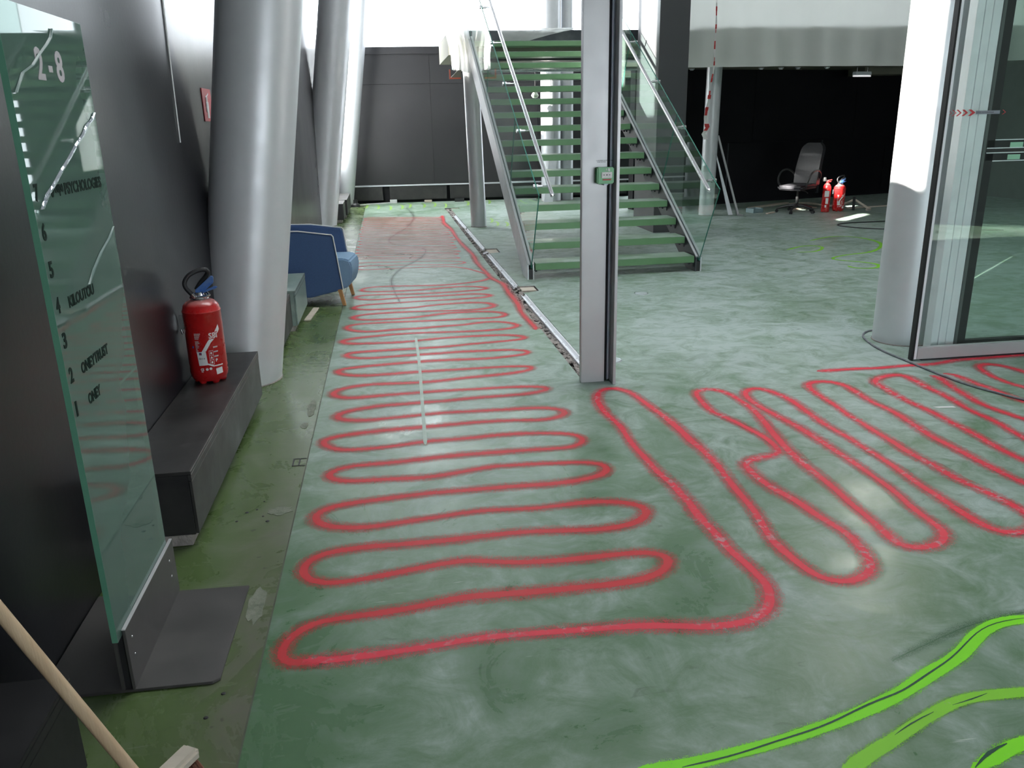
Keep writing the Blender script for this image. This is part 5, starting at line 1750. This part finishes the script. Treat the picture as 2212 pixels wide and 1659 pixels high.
line('red_line', P_L, 0.058, 0.0005, PT_red, 'red sprayed snake line winding up the corridor in wide flat loops')
line('red_line', P_A, 0.058, 0.0008, PT_redw, 'red sprayed snake line winding in long slanting loops across the right foreground')
line('red_line', P_B, 0.058, 0.0005, PT_redw, 'red sprayed loops under the glass sliding door at the right edge')
line('red_line', P_T, 0.060, 0.0011, PT_redw, 'straight red sprayed line along the foot of the glass sliding door')
line('red_line', P_S, 0.058, 0.0011, PT_red, 'thick red sprayed line along the broken floor channel')
line('red_line', P_F, 0.042, 0.0007, PT_redf, 'faded red sprayed rows packed close together at the far end of the corridor', None, 0.15, 0.06)
line('lime_line', P_G1, 0.034, 0.0005, PT_lime, 'lime sprayed line with a dark marker line, uppermost of those at the bottom right')
line('lime_line', P_G2, 0.034, 0.0005, PT_limef, 'pale lime sprayed line in the middle of those at the bottom right')
line('lime_line', P_G3, 0.034, 0.0005, PT_lime, 'short lime sprayed line in the bottom right corner')
line('marker_line', P_M1, 0.004, 0.0010, PT_pen, 'long dark marker line along the uppermost lime line', None, 0.4)
line('marker_line', P_M2, 0.004, 0.0010, PT_pen, 'short dark marker dash on the lower half of the pale lime line', None, 0.4)
line('marker_line', P_M3, 0.004, 0.0010, PT_pen, 'dark marker dash at the upper end of the pale lime line', None, 0.4)
line('marker_line', P_M4, 0.009, 0.0010, PT_pen, 'thick dark marker stroke on the corner lime line', None, 0.4)
line('lime_line', P_G4, 0.032, 0.0005, PT_limef, 'thin lime sprayed curl on the far floor beside the big column', None, 0.2, 0.08)
line('lime_line', P_G5, 0.03, 0.0005, PT_limef, 'small lime sprayed hook on the far floor between stairs and big column', None, 0.2, 0.08)
for k, pts in enumerate(P_GM):
    line('lime_tick', pts, 0.035, 0.0005, PT_tick, 'small lime sprayed tick, %s from the left on the floor before the far wall' % ORD[k] if k < 10 else 'small lime sprayed tick, %s of three behind the slim left column' % ORD[k - 10], 'lime ticks before the far wall' if k < 10 else 'lime ticks behind the slim column', 0.3, 0.1, 'paint mark')

# wear on the floor: a wiped streak, a tyre mark, chipped patches along the joint
PT_wipe = paint_mat('wiped_clean_resin', (0.060, 0.135, 0.072), (0.10, 0.17, 0.11), 0.0, 0.35, 0.05, 0.4)
ribbon('wiped_streak', [(1.44, 1.95), (1.492, 1.974), (1.641, 2.024), (1.801, 2.08), (2.022, 2.115), (2.2, 2.12)], 0.05, 0.0003, PT_wipe, floor, 0.04, True, 0.1, 4, 0.5)
PT_tyre = paint_mat('faint_tyre_mark', (0.07, 0.085, 0.07), (0.15, 0.17, 0.15), 0.05, 0.30, 0.05, 0.5)
ribbon('tyre_mark', [(0.34, 17.0), (0.42, 15.2), (0.25, 13.6), (-0.02, 12.4), (0.02, 11.7), (0.42, 11.2), (0.36, 10.4), (0.08, 9.6), (-0.03, 8.9), (0.0, 8.2), (0.05, 7.6)], 0.035, 0.0003, PT_tyre, floor, 0.08, True, 0.2, 4, 0.6)
M_chip = pm('chipped_resin', (0.20, 0.215, 0.165), 0.7, 0.0, (0.10, 0.12, 0.08), 22, 0.05, 0.3, 60)
for k, (cx_, cy_, rx, ry) in enumerate(((-0.555, 3.37, 0.055, 0.045), (-0.535, 4.75, 0.030, 0.16), (-0.55, 4.45, 0.022, 0.06), (-0.55, 2.62, 0.035, 0.12))):
    rnd = random.Random(40 + k)
    m = MB()
    m.prism([(cx_ + rx * math.cos(q * PI / 9) * rnd.uniform(.7, 1.1), cy_ + ry * math.sin(q * PI / 9) * rnd.uniform(.7, 1.1), -0.0012) for q in range(18)], (0, 0, 0.0016))
    m.build('chipped_patch', M_chip, floor)
m = MB()
for x0, x1, y0, y1 in ((-0.560, -0.495, 3.955, 3.962), (-0.560, -0.495, 3.865, 3.872), (-0.560, -0.553, 3.865, 3.962), (-0.53, -0.523, 3.865, 3.962)):
    m.box(x0, x1, y0, y1, -0.001, 0.0006)
m.build('filled_slot', M_rub, floor)
rnd = random.Random(77)
for k, (x, y) in enumerate(((-0.70, 3.38), (-0.66, 3.40), (-0.625, 3.33), (-0.60, 3.28), (-0.64, 3.48), (-0.73, 3.30), (-0.58, 2.15), (-0.61, 2.05))):
    m = MB()
    r = rnd.uniform(0.004, 0.010)
    m.lathe([(0, 0.0012), (r * .7, 0.001), (r, -0.001)], (x, y, 0), 8)
    m.build('dirt_spot', M_rub, floor)
